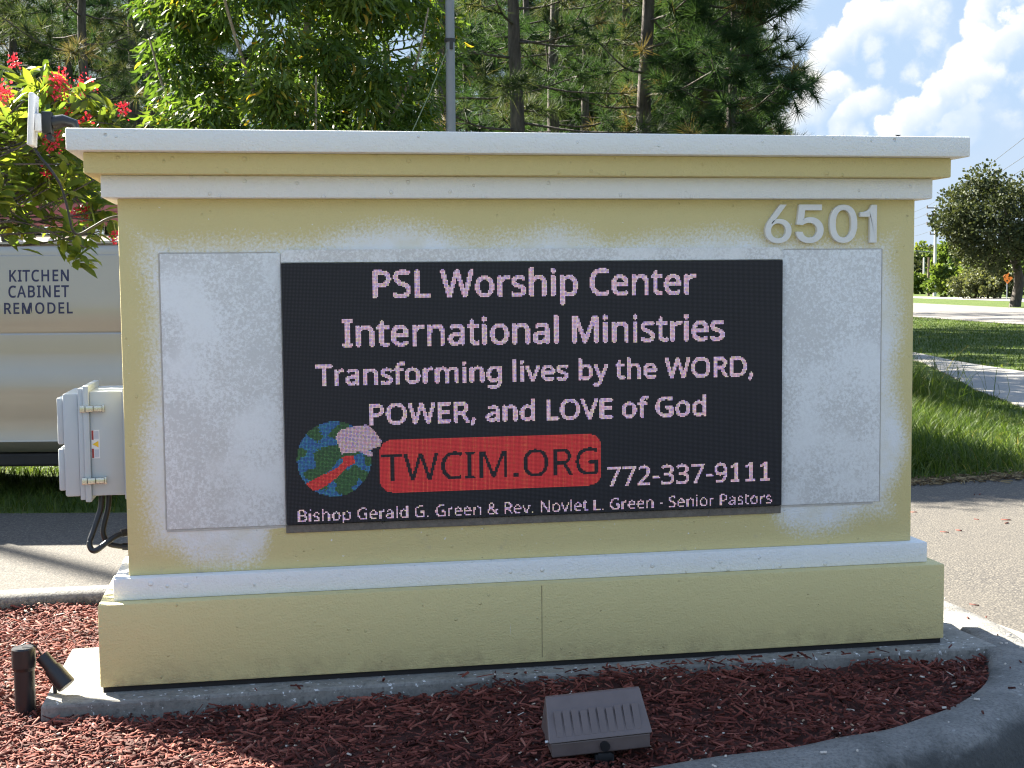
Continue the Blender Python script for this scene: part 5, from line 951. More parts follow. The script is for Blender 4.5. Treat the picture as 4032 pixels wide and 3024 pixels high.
an = thing('antenna_panel', 'white wireless antenna panel bracketed beside the cap end', 'antenna', (-2.0, .35, 2.215))
rotA = Matrix.Rotation(math.radians(4), 3, 'Y')
b = BM(); b.box(-.018, .004, -.06, .06, -.095, .115, .006, 2, rotA, (0, 0, 0)); b.build('panel', M_WPLAST, an, 40)
b = BM(); b.box(.005, .030, -.035, .035, -.035, .035, .004); b.build('back_housing', M_WPLAST, an, 40)
b = BM(); b.box(.031, .070, -.03, .03, -.045, .045, .006); b.tube([(.07, 0, 0), (.11, 0, .01), (.15, 0, .0), (.165, .02, -.06), (.165, .02, -.12)], [.03, .026, .022, .018, .018], 10)
b.cyl((.06, -.04, -.06), (.06, .04, -.06), .012); b.build('bracket', M_PVC, an, 40)
b = BM(); b.tube(catmull([(-.005, 0, -.10), (.02, -.01, -.14), (.06, -.02, -.19), (.10, -.03, -.26), (.125, -.04, -.36), (.14, -.05, -.43), (.165, -.05, -.45), (.22, -.04, -.42), (.28, -.02, -.385), (.352, 0, -.37)], 6), .0055, 8)
b.build('cable', M_WIRE, an, 60)

# floodlight in the mulch
fl = thing('floodlight', 'bronze ground floodlight with ribbed hood in the front mulch', 'floodlight', (.0, -1.03, -.044), math.radians(-3))
tilt_m = Matrix.Rotation(math.radians(-3.5), 3, 'Y')
W2 = .168
def slanted(name, prof2, w0, w1, mat, parent=fl, y_off=0):
    b = BM()
    n = len(prof2)
    zmin = min(q[1] for q in prof2); zmax = max(q[1] for q in prof2)
    L_, R2 = [], []
    for (y, z) in prof2:
        kx = (z - zmin) / (zmax - zmin); ww = w0 + (w1 - w0) * kx
        L_.append(b.bm.verts.new(tilt_m @ Vector((-ww, y, z)))); R2.append(b.bm.verts.new(tilt_m @ Vector((ww, y, z))))
    b.bm.faces.new(L_); b.bm.faces.new(R2[::-1])
    for i in range(n): b.bm.faces.new((L_[i], R2[i], R2[(i + 1) % n], L_[(i + 1) % n]))
    o = b.build(name, mat, parent)
    md = o.modifiers.new('b', 'BEVEL'); md.width = .005; md.segments = 2; md.limit_method = 'ANGLE'
    return o
slanted('housing', [(-.050, .052), (.058, .176), (.075, .180), (.135, .046)], .180, .166, M_BRONZE)
slanted('lower_band', [(-.040, -.002), (-.040, .048), (.12, .042), (.12, .01)], .170, .172, M_BRONZE)
b = BM()
def back_pt(x, s_, h_):        # a point on the sloped back: s_ up the slope 0..1, h_ out of it
    y = -.050 + .108 * s_; z = .052 + .124 * s_
    nrm = Vector((0, -.754, .657))
    return tilt_m @ (Vector((x, y, z)) + nrm * h_)
xsF = np.linspace(-.150, .150, 11)
for i in range(10):
    a, c = xsF[i] + .0025, xsF[i + 1] - .0045
    top = .66 if i not in (3, 6) else .62
    lo = .12 + (.10 if i % 2 else .0) * .0
    pts = [(a, lo, .0005), (c, lo, .0005), (c, top, .012), (a, top, .012)]
    q = [b.bm.verts.new(back_pt(*p)) for p in pts]; q2 = [b.bm.verts.new(back_pt(p[0], p[1], -.004)) for p in pts]
    b.bm.faces.new(q); b.bm.faces.new(q2[::-1])
    for k2 in range(4): b.bm.faces.new((q[k2], q2[k2], q2[(k2 + 1) % 4], q[(k2 + 1) % 4]))
b.build('cooling_ribs', M_BRONZE, fl)
b = BM(); b.cyl(tuple(tilt_m @ Vector((.012, -.054, .022))), tuple(tilt_m @ Vector((.012, -.038, .022))), .017); b.build('knockout_plug', M_PVC, fl, 40)
b = BM(); b.box(-.012, .036, -.045, -.01, -.03, -.003, .004); b.box(-.02, -.008, -.04, -.005, -.06, -.01, .002); b.box(.032, .044, -.04, -.005, -.06, -.01, .002)
b.cyl((.012, -.02, -.10), (.012, -.02, -.02), .022); b.build('mounting_knuckle', M_DARK, fl, 40)
b = BM()
b.cyl(tuple(tilt_m @ Vector((-.188, -.02, .05))), tuple(tilt_m @ Vector((-.172, -.02, .05))), .006, n=8)
b.build('hinge_screw', M_ALU, fl, 40)

pp = thing('capped_pipe', 'black capped plastic pipe standing in the mulch at far left', 'pipe', (-2.045, -.06, -.1))
b = BM(); b.cyl((0, 0, -.05), (0, 0, .19), .0385, n=28); b.build('pipe', M_PVC, pp, 40)
b = BM(); b.cyl((0, 0, .178), (0, 0, .192), .0385, .0445, n=28); b.cyl((0, 0, .192), (0, 0, .262), .0445, n=28); b.cyl((0, 0, .262), (0, 0, .268), .0445, .040, n=28); b.build('cap', M_PVC, pp, 40)
sl = thing('spotlight', 'small black landscape spotlight leaning beside the capped pipe', 'spotlight', (-1.93, -.08, -.02))
a0 = Vector((-1.978, -.055, .128)) - sl.location; a1 = Vector((-1.885, -.095, .018)) - sl.location
mid = a0.lerp(a1, .45)
b = BM(); b.cyl(a0, mid, .026, .027, n=20); b.build('lamp_head', M_PVC, sl, 40)
b = BM(); b.cyl(a0.lerp(a1, .42), a1, .033, .037, n=20); b.cyl(a1, a1 + (a1 - a0) * .02, .034, n=20); b.build('shroud', M_PVC, sl, 40)
b = BM(); b.cyl(mid + Vector((0, .02, -.02)), Vector((-.0, .02, -.12)), .008, n=10); b.build('stake', M_PVC, sl, 40)
b = BM(); b.tube(catmull([a0 + Vector((.0, 0, .0)), a0 + Vector((-.02, 0, .035)), a0 + Vector((-.05, 0, .055)), a0 + Vector((-.075, 0, .046))], 6), .003, 6); b.build('lead_wire', M_WIRE, sl, 60)
# small clip left on the cap
cp = thing('cable_clip', 'tiny dark clip left on top of the white cap', 'clip', (1.52, -.1, 2.14))
b = BM(); b.box(-.008, .008, -.006, .006, 0, .010, .002); b.box(-.012, .012, -.002, .002, .0101, .013, 0); b.build('clip_body', M_PVC, cp)

# ------------------------------------------------------------------ van and ladder
vdir = math.atan2(-.175, .985)
VAN_NEAR = at(255, 522, 11.15)[:2]; vax = np.array([math.cos(vdir), math.sin(vdir)]); vay = np.array([-math.sin(vdir), math.cos(vdir)])
VL0, VL1 = -3.15, 2.45            # rear and front, measured along the side from the point seen beside the sign
vc = VAN_NEAR + vay * .985 * .95
van = thing('parked_van', 'silver grey work van lettered KITCHEN CABINET REMODEL parked behind the sign', 'van', (vc[0], vc[1], ZG + .004), vdir)
def van_paint():
    m, t, p, o = mat_new('van_paint')
    v = obj_vec(t)
    t.put(p.inputs['Base Color'], t.mix(t.noise(v, 1.3, 3, .5), (.36, .33, .275), (.40, .37, .31)))
    p.inputs['Metallic'].default_value = .75; p.inputs['Roughness'].default_value = .36
    p.inputs['Coat Weight'].default_value = .5; p.inputs['Coat Roughness'].default_value = .05
    return m
M_VAN = van_paint()
HALF = [(.84, .285), (.905, .295), (.940, .335), (.958, .395), (.952, .41), (.972, .62), (.983, .84), (.984, 1.02), (.977, 1.035), (.982, 1.20), (.978, 1.352), (.968, 1.366), (.974, 1.384), (.962, 1.65), (.945, 1.90), (.934, 2.05), (.925, 2.06), (.924, 2.085), (.912, 2.135), (.900, 2.150), (.925, 2.158), (.925, 2.175), (.880, 2.195), (.7, 2.225), (.4, 2.25), (0, 2.262)]
KV = 11.15 / 12.0
HALF = [(y * .95, (C0[2] - ZG) + (z - (C0[2] - ZG)) * KV) for y, z in HALF]
def section(x, hood=0.0, taper=1.0):
    out = []
    for (y, z) in HALF:
        zz = z
        if hood > 0: zz = z if z < .95 else .95 + (z - .95) * (1 - hood)
        out.append((x, -y * taper, zz))
    for (y, z) in HALF[::-1][1:]:
        zz = z
        if hood > 0: zz = z if z < .95 else .95 + (z - .95) * (1 - hood)
        out.append((x, y * taper, zz))
    return out
secs = [section(VL0, 0, .93), section(VL0 + .05, 0, .97), section(VL0 + .2, 0, 1.0)] + [section(x) for x in np.linspace(VL0 + .5, .9, 10)] + [section(1.15, .02), section(1.35, .25, .995), section(1.7, .72, .99), section(2.1, .80, .97), section(2.35, .86, .92), section(VL1, .92, .84)]
V = [p for s_ in secs for p in s_]; k = len(secs[0])
F = [(i * k + j, (i + 1) * k + j, (i + 1) * k + j + 1, i * k + j + 1) for i in range(len(secs) - 1) for j in range(k - 1)]
bm = bmesh.new(); bv = [bm.verts.new(p) for p in V]
for f in F: bm.faces.new([bv[q] for q in f])
bm.faces.new([bv[j] for j in range(k)]); bm.faces.new([bv[(len(secs) - 1) * k + j] for j in range(k)][::-1])
bmesh.ops.recalc_face_normals(bm, faces=bm.faces)
me = bpy.data.meshes.new('body'); bm.to_mesh(me); bm.free()
me.polygons.foreach_set('use_smooth', np.ones(len(me.polygons), bool))
try: me.set_sharp_from_angle(angle=math.radians(28))
except Exception: pass
link('body', me, M_VAN, van)
b = BM(); b.box(VL0 + .3, VL1 - .2, -.845, .80, .275, .389, .02); b.prism([(-.60, -.85, .29), (-.50, -.85, .255), (1.4, -.85, .255), (1.4, -.85, .29)], (0, 1.0, 0)); b.build('underbody', M_DARK, van)
for wx in (VL0 + 1.05, VL1 - .75):
    for wy in (-.80, .80):
        b = BM(); b.cyl((wx, wy - .11, .36), (wx, wy + .11, .36), .36, n=32); wh = b.build('wheel', M_TYRE, van, 40)
        b = BM(); b.cyl((wx, wy - .118, .36), (wx, wy + .118, .36), .20, n=24); r_ = b.build('rim', M_CHROME, van, 40); r_.parent = wh
M_TAIL = plain('tail_red', (.4, .01, .01), .2)
for sy in (-1, 1):
    b = BM(); b.box(.62, 1.22, sy * .917 - .012, sy * .917 + .012, 1.44, 1.92, .01); b.build('side_window', M_GLASSD, van)
    b = BM(); b.box(VL1 - .12, VL1 - .02, sy * .68 - .13, sy * .68 + .13, .72, .90, .02); b.build('headlight', M_WPLAST, van)
    b = BM(); b.box(VL0 - .012, VL0 + .03, sy * .80 - .05, sy * .80 + .05, .98, 1.35, .01); b.build('tail_light', M_TAIL, van)
def side_y(z):
    zs = [q[1] for q in HALF]; ysv = [q[0] for q in HALF]
    return float(np.interp(z, zs, ysv))
def vplace(u, v, w_): return (u, -side_y(v) - .0012 - w_, v)
def vs_(px, py):    # position on the van side of a point of the photograph
    v = ray(px, py)
    n2 = np.array([vay[0], vay[1], 0.0]); p0 = np.array([VAN_NEAR[0], VAN_NEAR[1], 0])
    t_ = np.dot(p0 - C0, n2) / np.dot(v, n2); q = C0 + v * t_
    return float(np.dot(q[:2] - VAN_NEAR, vax)), float(q[2] - ZG)
for word, pl, pr_, pt, pb in (('KITCHEN', 17, 146, 582, 609), ('CABINET', 16, 147, 616, 643.5), ('REMODEL', 7.5, 156, 653, 679)):
    xl, zb_ = vs_(pl, pb); xr, _ = vs_(pr_, pb - 2); _, zt_ = vs_(pl, pt + 3)
    text_obj('lettering', word, M_NAVY, van, vplace, xl, xr, zb_, zt_ - zb_, .0012, .030, 1.15)
rack = None
for x in (-2.6, -.96, .7):
    b = BM(); b.box(x - .025, x + .025, -.83, .83, 2.262, 2.292, .005)
    for sy in (-1, 1): b.box(x - .03, x + .03, sy * .83 - .03, sy * .83 + .03, 2.10, 2.335, .006)
    b.build('roof_rack', M_PVC, van, 40)
la = thing('ladder', 'faded red fibreglass extension ladder on the van roof rack', 'ladder', (vc[0], vc[1], ZG + .004 + 2.294), vdir)
for y0 in (-.78, -.36):
    b = BM()
    for z0, z1, x0, x1 in ((.0, .088, -2.9, 1.9), (.096, .176, -2.6, 1.5)):
        b.box(x0, x1, y0, y0 + .012, z0, z1, .002); b.box(x0, x1, y0, y0 + .035, z0, z0 + .008, 0); b.box(x0, x1, y0, y0 + .035, z1 - .008, z1, 0)
    b.build('rail', M_LADDER, la)
for i in range(13):
    x = -2.7 + i * .35
    b = BM(); b.cyl((x, -.78 + .013, .045), (x, -.36, .045), .015, n=10); b.build('rung', M_ALU, la, 40)
    if -2.5 < x < 1.4:
        b = BM(); b.cyl((x + .1, -.78 + .013, .136), (x + .1, -.36, .136), .015, n=10); b.build('rung', M_ALU, la, 40)

# ------------------------------------------------------------------ pole and guy wire
pb_ = at(972, 280, 16)
lp = thing('lamp_pole', 'plain grey metal pole rising behind the middle of the sign', 'pole', (pb_[0], pb_[1], ZG))
topx = at(973.5, 0, 16) - at(972, 280, 16)
b = BM(); b.cyl((0, 0, 0), (.03, 0, 9.2), .063, .045, n=20); b.build('pole_shaft', M_GALV, lp, 40)
b = BM(); b.box(-.15, .15, -.15, .15, 0, .03, .004); b.build('base_plate', M_GALV, lp, 40)
zc = at(972, 90, 16)[2] - ZG
b = BM(); b.cyl((.012, 0, zc - .02), (.012, 0, zc + .02), .0655, n=20); b.box(.0, .04, -.075, -.05, zc - .11, zc - .02, .003); b.build('pole_clamp', M_WIRE, lp, 40)
gw = thing('guy_wire', 'thin wire slanting down left from the grey pole', 'wire', tuple(at(967, 105, 15.9)))
e_ = at(891, 283, 15.2) - at(967, 105, 15.9)
b = BM(); b.tube([(0, 0, 0), tuple(e_ * .5 + np.array([0, 0, -.03])), tuple(e_), tuple(e_ * 2.55)], .006, 6); b.build('wire_strand', plain('wire_green', (.16, .19, .10), .6), gw, 60)

# ------------------------------------------------------------------ trees
LEAF_S = np.array([(0, 0, 0), (.25, .10, .03), (.55, .13, .02), (.82, .10, -.08), (1, .02, -.20), (.82, .02, -.11), (.55, .02, -.02), (.25, .0, .0)])   # sickle leaf, curved
LEAF_SF = np.array([(0, 1, 7, 7), (1, 2, 6, 7), (2, 3, 5, 6), (3, 4, 5, 5)])
LEAF_SF3 = np.array([(0, 1, 7), (1, 2, 7), (2, 6, 7), (2, 3, 6), (3, 5, 6), (3, 4, 5)])
LEAF_O = np.array([(0, 0, 0), (.35, -.20, .06), (.75, -.19, .03), (1, 0, -.07), (.75, .19, .03), (.35, .20, .06), (.4, 0, 0.0), (.75, 0, -.03)])    # broad leaf folded along its midrib
LEAF_OF = np.array([(0, 1, 6), (1, 2, 7), (1, 7, 6), (2, 3, 7), (3, 4, 7), (4, 5, 6), (4, 6, 7), (5, 0, 6)])
LEAF_C = np.array([(0, -.35, 0), (.55, -.5, .12), (1, -.1, -.05), (.85, .45, .1), (.3, .5, -.08)])      # leaf sprig seen from far off
LEAF_CF = np.array([(0, 1, 2), (0, 2, 3), (0, 3, 4)])

def limb_tree(root, spec, mat, name='trunk'):
    b = BM()
    for pts, r0, r1 in spec:
        P = catmull(pts, 4); n = len(P)
        b.tube(P, [r0 + (r1 - r0) * i / (n - 1) for i in range(n)], 8)
    return b.build(name, mat, root, 60)

def blob_points(n, centres, radii, shell=.55):
    """points gathered in clumps"""
    ci = rng.integers(0, len(centres), n)
    v = rng.normal(size=(n, 3)); v /= np.linalg.norm(v, axis=1, keepdims=True)
    rr = radii[ci] * (shell + (1 - shell) * rng.random(n)) ** 1.0
    return centres[ci] + v * rr[:, None] * np.array([1, 1, .8]), ci, v

# --- the big sickle-leaved tree behind the sign
def acacia():
    base = at(655, 600, 17.6); base = np.array([base[0], base[1], ZG - .05])
    root = thing('acacia_tree', 'dense leafy tree with drooping sickle leaves behind the sign left of the pole', 'tree', tuple(base))
    spec = [([(0, 0, 0), (.1, .05, 1.5), (-.1, .1, 3.0), (.1, 0, 4.8), (.15, .1, 6.2)], .13, .03)]
    for i in range(8):
        a = i * 2.4; z = .5 + .32 * i; l = 1.5 + .4 * rng.random()
        spec.append(([(0, 0, z), (.5 * l * math.cos(a), .5 * l * math.sin(a), z + 1.0), (l * math.cos(a), l * math.sin(a), z + 2.3), (1.15 * l * math.cos(a), 1.15 * l * math.sin(a), z + 3.1)], .036, .010))
    limb_tree(root, spec, M_BARKP)
    nc = 230
    a = rng.uniform(0, 6.283, nc); z = rng.uniform(2.0, 7.0, nc)
    R0 = np.interp(z, [1, 3, 4.4, 5.4, 6.2, 7.0], [1.55, 1.75, 1.78, 1.95, 1.7, .9])
    rr = R0 * np.sqrt(rng.uniform(.08, 1, nc))
    cen = np.stack([rr * np.cos(a), rr * np.sin(a) * .9, z], 1)
    rad = rng.uniform(.26, .55, nc)
    n = 52000
    P, ci, v = blob_points(n, cen, rad, .15)
    d = v * np.array([.8, .8, .2]) + np.array([0, 0, -.55]) + rng.normal(0, .35, (n, 3))
    sc_ = rng.uniform(.11, .20, n)
    Vv, Ff = scatter(LEAF_S, LEAF_SF3, P, frames(d, rng.uniform(0, 6.28, n)), np.stack([sc_, sc_ * 1.75, sc_ * 1.3], 1))
    cl = rng.random(nc)[ci]
    rv = np.clip(.30 * rng.random(n) + .50 * cl + .1, 0, .86)
    old = rng.random(n) < .035; rv[old] = rng.uniform(.92, 1, old.sum())
    link('crown', np_mesh('crown', Vv, Ff, np.repeat(rv, 6)), M_ACACIA, root)
    return root
acacia()

# --- pines
def pine_mesh(h, cb, rad, seed, tuft=.24, needles=30, nb=46, width=.010, low_tufts=1.0, lean=0.0, bushy=False):
    """trunk and crown meshes of one pine: whorled rising branches ending in needle brushes"""
    g = np.random.default_rng(seed)
    b = BM()
    n = 9
    wob = np.cumsum(g.normal(0, .05, (n, 2)), 0); wob[0] = 0
    tr = [(wob[i, 0] + lean * i / (n - 1) * h, wob[i, 1], h * i / (n - 1)) for i in range(n)]
    r0 = .055 + .011 * h
    tube = catmull(tr, 3)
    b.tube(tube, [max(.015, r0 * (1 - .85 * i / (len(tube) - 1))) for i in range(len(tube))], 10)
    zs = [p[2] for p in tube]
    TP, TD = [], []
    for k in range(nb):
        u = (k + g.random()) / nb
        z = cb + (h - cb) * u
        px = np.interp(z, zs, [p[0] for p in tube]); py = np.interp(z, zs, [p[1] for p in tube])
        a = k * 2.39996 + g.normal(0, .4)
        l = rad * (1 - .75 * u ** 1.4) * g.uniform(.6, 1.15)
        if bushy: l = rad * g.uniform(.5, 1.1) * (1 - .6 * u)
        up = g.uniform(-.15, .35) + .35 * u
        dirh = np.array([math.cos(a), math.sin(a), 0])
        p0 = np.array([px, py, z]); p1 = p0 + dirh * l * .45 + np.array([0, 0, l * up * .3 - .05 * l]); p2 = p0 + dirh * l + np.array([0, 0, l * up])
        b.tube(catmull([p0, p1, p2], 3), [.028, .024, .021, .018, .015, .012, .009], 5)
        TP.append(p2); TD.append(p2 - p1)
        for q in range(int(g.integers(4, 8))):
            s_ = g.uniform(.35, .98)
            pb2 = (1 - s_) * p1 + s_ * p2 if s_ > .5 else p0 * (1 - s_ * 2) * .5 + p1 * (.5 + s_)
            pb2 = p0 + (p1 - p0) * min(1, s_ / .5) if s_ < .5 else p1 + (p2 - p1) * (s_ - .5) / .5
            side = np.array([-dirh[1], dirh[0], 0]) * g.choice([-1, 1])
            tl = g.uniform(.2, .6) * (.6 + .25 * l)
            tp = pb2 + side * tl * g.uniform(.4, 1) + dirh * tl * g.uniform(.1, .7) + np.array([0, 0, tl * g.uniform(-.2, .6)])
            b.tube([pb2, (pb2 + tp) / 2 + np.array([0, 0, -.03]), tp], [.012, .010, .007], 4)
            TP.append(tp); TD.append(tp - pb2)
            if g.random() < .55:
                t2 = tp + np.array([g.normal(0, .18), g.normal(0, .18), g.uniform(-.05, .25)])
                TP.append(t2); TD.append(t2 - pb2)
    for k in range(int(5 * (cb > 2))):        # dead snags below the crown
        z = g.uniform(.35 * cb, cb); a = g.uniform(0, 6.28); l = g.uniform(.4, 1.1)
        px = np.interp(z, zs, [p[0] for p in tube]); py = np.interp(z, zs, [p[1] for p in tube])
        b.tube([(px, py, z), (px + .5 * l * math.cos(a), py + .5 * l * math.sin(a), z + .1 * l), (px + l * math.cos(a), py + l * math.sin(a), z + .45 * l)], [.022, .015, .006], 5)
    TP = np.array(TP); TD = np.array(TD); TD /= np.linalg.norm(TD, axis=1, keepdims=True)
    nt = len(TP)
    P = np.repeat(TP, needles, 0); D = np.repeat(TD, needles, 0)
    m = len(P)
    back = g.random(m)[:, None] * np.array([.16])
    D2 = D * g.uniform(.0, 1.1, (m, 1)) + g.normal(0, .62, (m, 3)) + np.array([0, 0, .12])
    D2 /= np.linalg.norm(D2, axis=1, keepdims=True)
    P = P - D * back
    ln = tuft * g.uniform(.7, 1.2, m)
    side = np.cross(D2, g.normal(size=(m, 3))); side /= np.linalg.norm(side, axis=1, keepdims=True)
    tip = P + D2 * ln[:, None] + np.array([0, 0, -.03]) * (ln[:, None] / .24)
    Vv = np.empty((m, 3, 3)); Vv[:, 0] = P - side * width; Vv[:, 1] = P + side * width; Vv[:, 2] = tip
    tr_r = np.repeat(g.random(nt), needles)
    rv = np.clip(.45 * g.random(m) + .45 * tr_r, 0, .9)
    rv[np.repeat(g.random(nt) < .06, needles)] = .97
    crown = np_mesh('crown', Vv.reshape(-1, 3), np.arange(m * 3).reshape(-1, 3), rv)
    bmesh.ops.recalc_face_normals(b.bm, faces=b.bm.faces)
    tm = bpy.data.meshes.new('trunk'); b.bm.to_mesh(tm); b.bm.free()
    tm.polygons.foreach_set('use_smooth', np.ones(len(tm.polygons), bool))
    return tm, crown
PINES = {
    'near': pine_mesh(13.5, 4.8, 2.6, 11, .36, 56, 34, .0065),
    'near2': pine_mesh(12.5, 4.4, 2.4, 12, .36, 56, 34, .0065),
    'tall': pine_mesh(15.0, 5.8, 2.9, 13, .38, 42, 36, .009),
    'tall2': pine_mesh(14.0, 5.2, 3.0, 14, .38, 42, 36, .009),
    'bushy': pine_mesh(9.5, 1.6, 1.9, 15, .36, 76, 84, .0065, bushy=True),
    'bushy2': pine_mesh(9.0, 2.4, 2.0, 16, .36, 60, 56, .008, bushy=True),
    'shadow_pine': pine_mesh(24.0, 18.5, 2.2, 17, .28, 24, 30, .014),
}
for kk, (tm, cm) in PINES.items():
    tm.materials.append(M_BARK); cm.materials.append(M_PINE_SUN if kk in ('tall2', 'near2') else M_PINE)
PG = 'pines in the woods behind the sign'
def pine(kind, dx, t, label, rz=0.0, s=1.0, group=PG):
    p = at(dx, 600, t)
    root = thing('pine_tree', label, 'tree', (p[0], p[1], ZG - .3), rz, group)
    root.scale = (s, s, s)
    tm, cm = PINES[kind]
    link('trunk', tm, None, root); link('crown', cm, None, root)
    return root
pine('near', 1384, 25.0, 'pine with the thickest grey trunk right of the pole', .3, 1.0)
pine('near2', 1114, 24.0, 'pine with straight bare trunk just right of the grey pole', 1.1)
EDGE = pine('bushy', 1600, 24.5, 'bushy dark pine at the right edge of the woods against the sky', .4, 1.0)
pine('bushy2', 1500, 27.5, 'dark full pine just left of the woods edge pine', 2.1)
pine('near2', 203, 30.0, 'pine with slim leaning trunk above the red flowers', 2.6)
pine('near', 352, 34.0, 'pine with dark trunk at the left edge of the sickle-leaved tree', 4.0)
pine('tall', 305, 38.0, 'thin pine between the two nearer left trunks', 5.0)
pine('tall2', 28, 36.0, 'pine trunk at the far left edge of the view', .9)
pine('tall', 993, 25.0, 'pine trunk close against the right side of the grey pole', 3.3, .9)
pine('near', 1191, 31.0, 'slender pine between the straight bare trunk and the thickest trunk', 5.6)
pine('near2', 1268, 36.0, 'slender pine with sunlit edge left of the thickest trunk', 3.9)
pine('tall', 1360, 32.0, 'dark thin pine close behind the left of the thickest trunk', 1.9, .9)
pine('near', 1412, 35.0, 'dark pine close behind the right of the thickest trunk', 2.9)
pine('near2', 1457, 30.0, 'pine whose upper trunk shows left of the dark full pine', 4.8)
def edge_branch(root, path, tuft_pts):
    o0 = np.array(root.location); g = np.random.default_rng(5)
    P = [at(*q) - o0 for q in path]
    b = BM(); C_ = catmull(P, 4); b.tube(C_, [.03 - .02 * i / (len(C_) - 1) for i in range(len(C_))], 6)
    V = []
    for q in tuft_pts:
        c = at(*q) - o0; near_ = min(C_, key=lambda k_: np.linalg.norm(k_ - c))
        b.tube([near_, (near_ + c) / 2 + np.array([0, 0, -.03]), c], [.012, .01, .007], 5)
        ax = (c - near_) / (np.linalg.norm(c - near_) + 1e-6)
        for k_ in range(70):
            d_ = ax * g.uniform(.1, 1.1) + g.normal(0, .6, 3) + np.array([0, 0, .1]); d_ /= np.linalg.norm(d_)
            sd_ = np.cross(d_, g.normal(size=3)); sd_ /= np.linalg.norm(sd_)
            o_ = c - ax * g.uniform(0, .2); V += [o_ - sd_ * .0065, o_ + sd_ * .0065, o_ + d_ * g.uniform(.2, .38)]
    b.build('branch', M_BARK, root, 60)
    link('branch_needles', np_mesh('branch_needles', V, np.arange(len(V)).reshape(-1, 3), g.random(len(V) // 3) * .8), M_PINE, root)
edge_branch(EDGE, [(1600, 215, 24.4), (1660, 205, 24.2), (1715, 190, 24.0), (1768, 172, 24.0)],
            [(1785, 160, 24.0), (1770, 185, 24.0), (1752, 150, 24.1), (1740, 205, 24.0), (1715, 165, 24.2), (1700, 215, 24.0), (1775, 205, 23.9), (1690, 180, 24.1), (1725, 235, 23.9), (1680, 235, 24.2), (1650, 180, 24.2), (1660, 240, 24.2), (1745, 180, 23.9)])
BACK = 'slender pine standing deep in the woods among paler foliage'
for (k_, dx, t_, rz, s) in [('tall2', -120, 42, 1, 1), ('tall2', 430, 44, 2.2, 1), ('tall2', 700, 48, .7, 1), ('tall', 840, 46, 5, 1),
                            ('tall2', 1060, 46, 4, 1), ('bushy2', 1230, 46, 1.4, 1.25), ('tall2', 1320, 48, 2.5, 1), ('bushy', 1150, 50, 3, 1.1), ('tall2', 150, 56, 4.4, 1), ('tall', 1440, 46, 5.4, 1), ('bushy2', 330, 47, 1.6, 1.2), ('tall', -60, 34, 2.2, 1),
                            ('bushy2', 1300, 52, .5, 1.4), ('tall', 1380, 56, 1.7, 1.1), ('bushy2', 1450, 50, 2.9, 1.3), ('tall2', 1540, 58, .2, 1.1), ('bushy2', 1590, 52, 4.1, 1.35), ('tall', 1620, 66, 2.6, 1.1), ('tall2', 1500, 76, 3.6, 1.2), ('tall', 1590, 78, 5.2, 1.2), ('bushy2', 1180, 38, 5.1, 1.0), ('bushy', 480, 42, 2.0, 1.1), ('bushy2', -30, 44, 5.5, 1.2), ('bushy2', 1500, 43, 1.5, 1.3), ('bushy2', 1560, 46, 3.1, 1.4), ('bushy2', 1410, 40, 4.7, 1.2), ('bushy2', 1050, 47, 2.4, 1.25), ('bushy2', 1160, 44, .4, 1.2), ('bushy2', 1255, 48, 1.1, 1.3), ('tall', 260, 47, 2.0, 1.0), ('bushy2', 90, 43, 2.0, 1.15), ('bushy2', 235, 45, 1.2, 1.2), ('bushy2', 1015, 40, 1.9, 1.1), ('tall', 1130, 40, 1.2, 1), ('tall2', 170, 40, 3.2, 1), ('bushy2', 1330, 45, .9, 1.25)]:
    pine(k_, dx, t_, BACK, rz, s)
for (bx_, by_, rz_, lb_) in ((-16.3, 21.2, .4, 'unseen tall bare pine added left of the view to cast a shadow line'), (-14.4, 18.6, 2.4, 'second unseen bare pine added for its shadow line, nearer the driveway')):  # unseen pines added to cast the thin shadow lines on the driveway
    pn = pine('shadow_pine', -480, 25.3, lb_, rz_, 1.0); pn.location = (bx_, by_, ZG - .3); pn.scale = (.5, .5, 1.0)

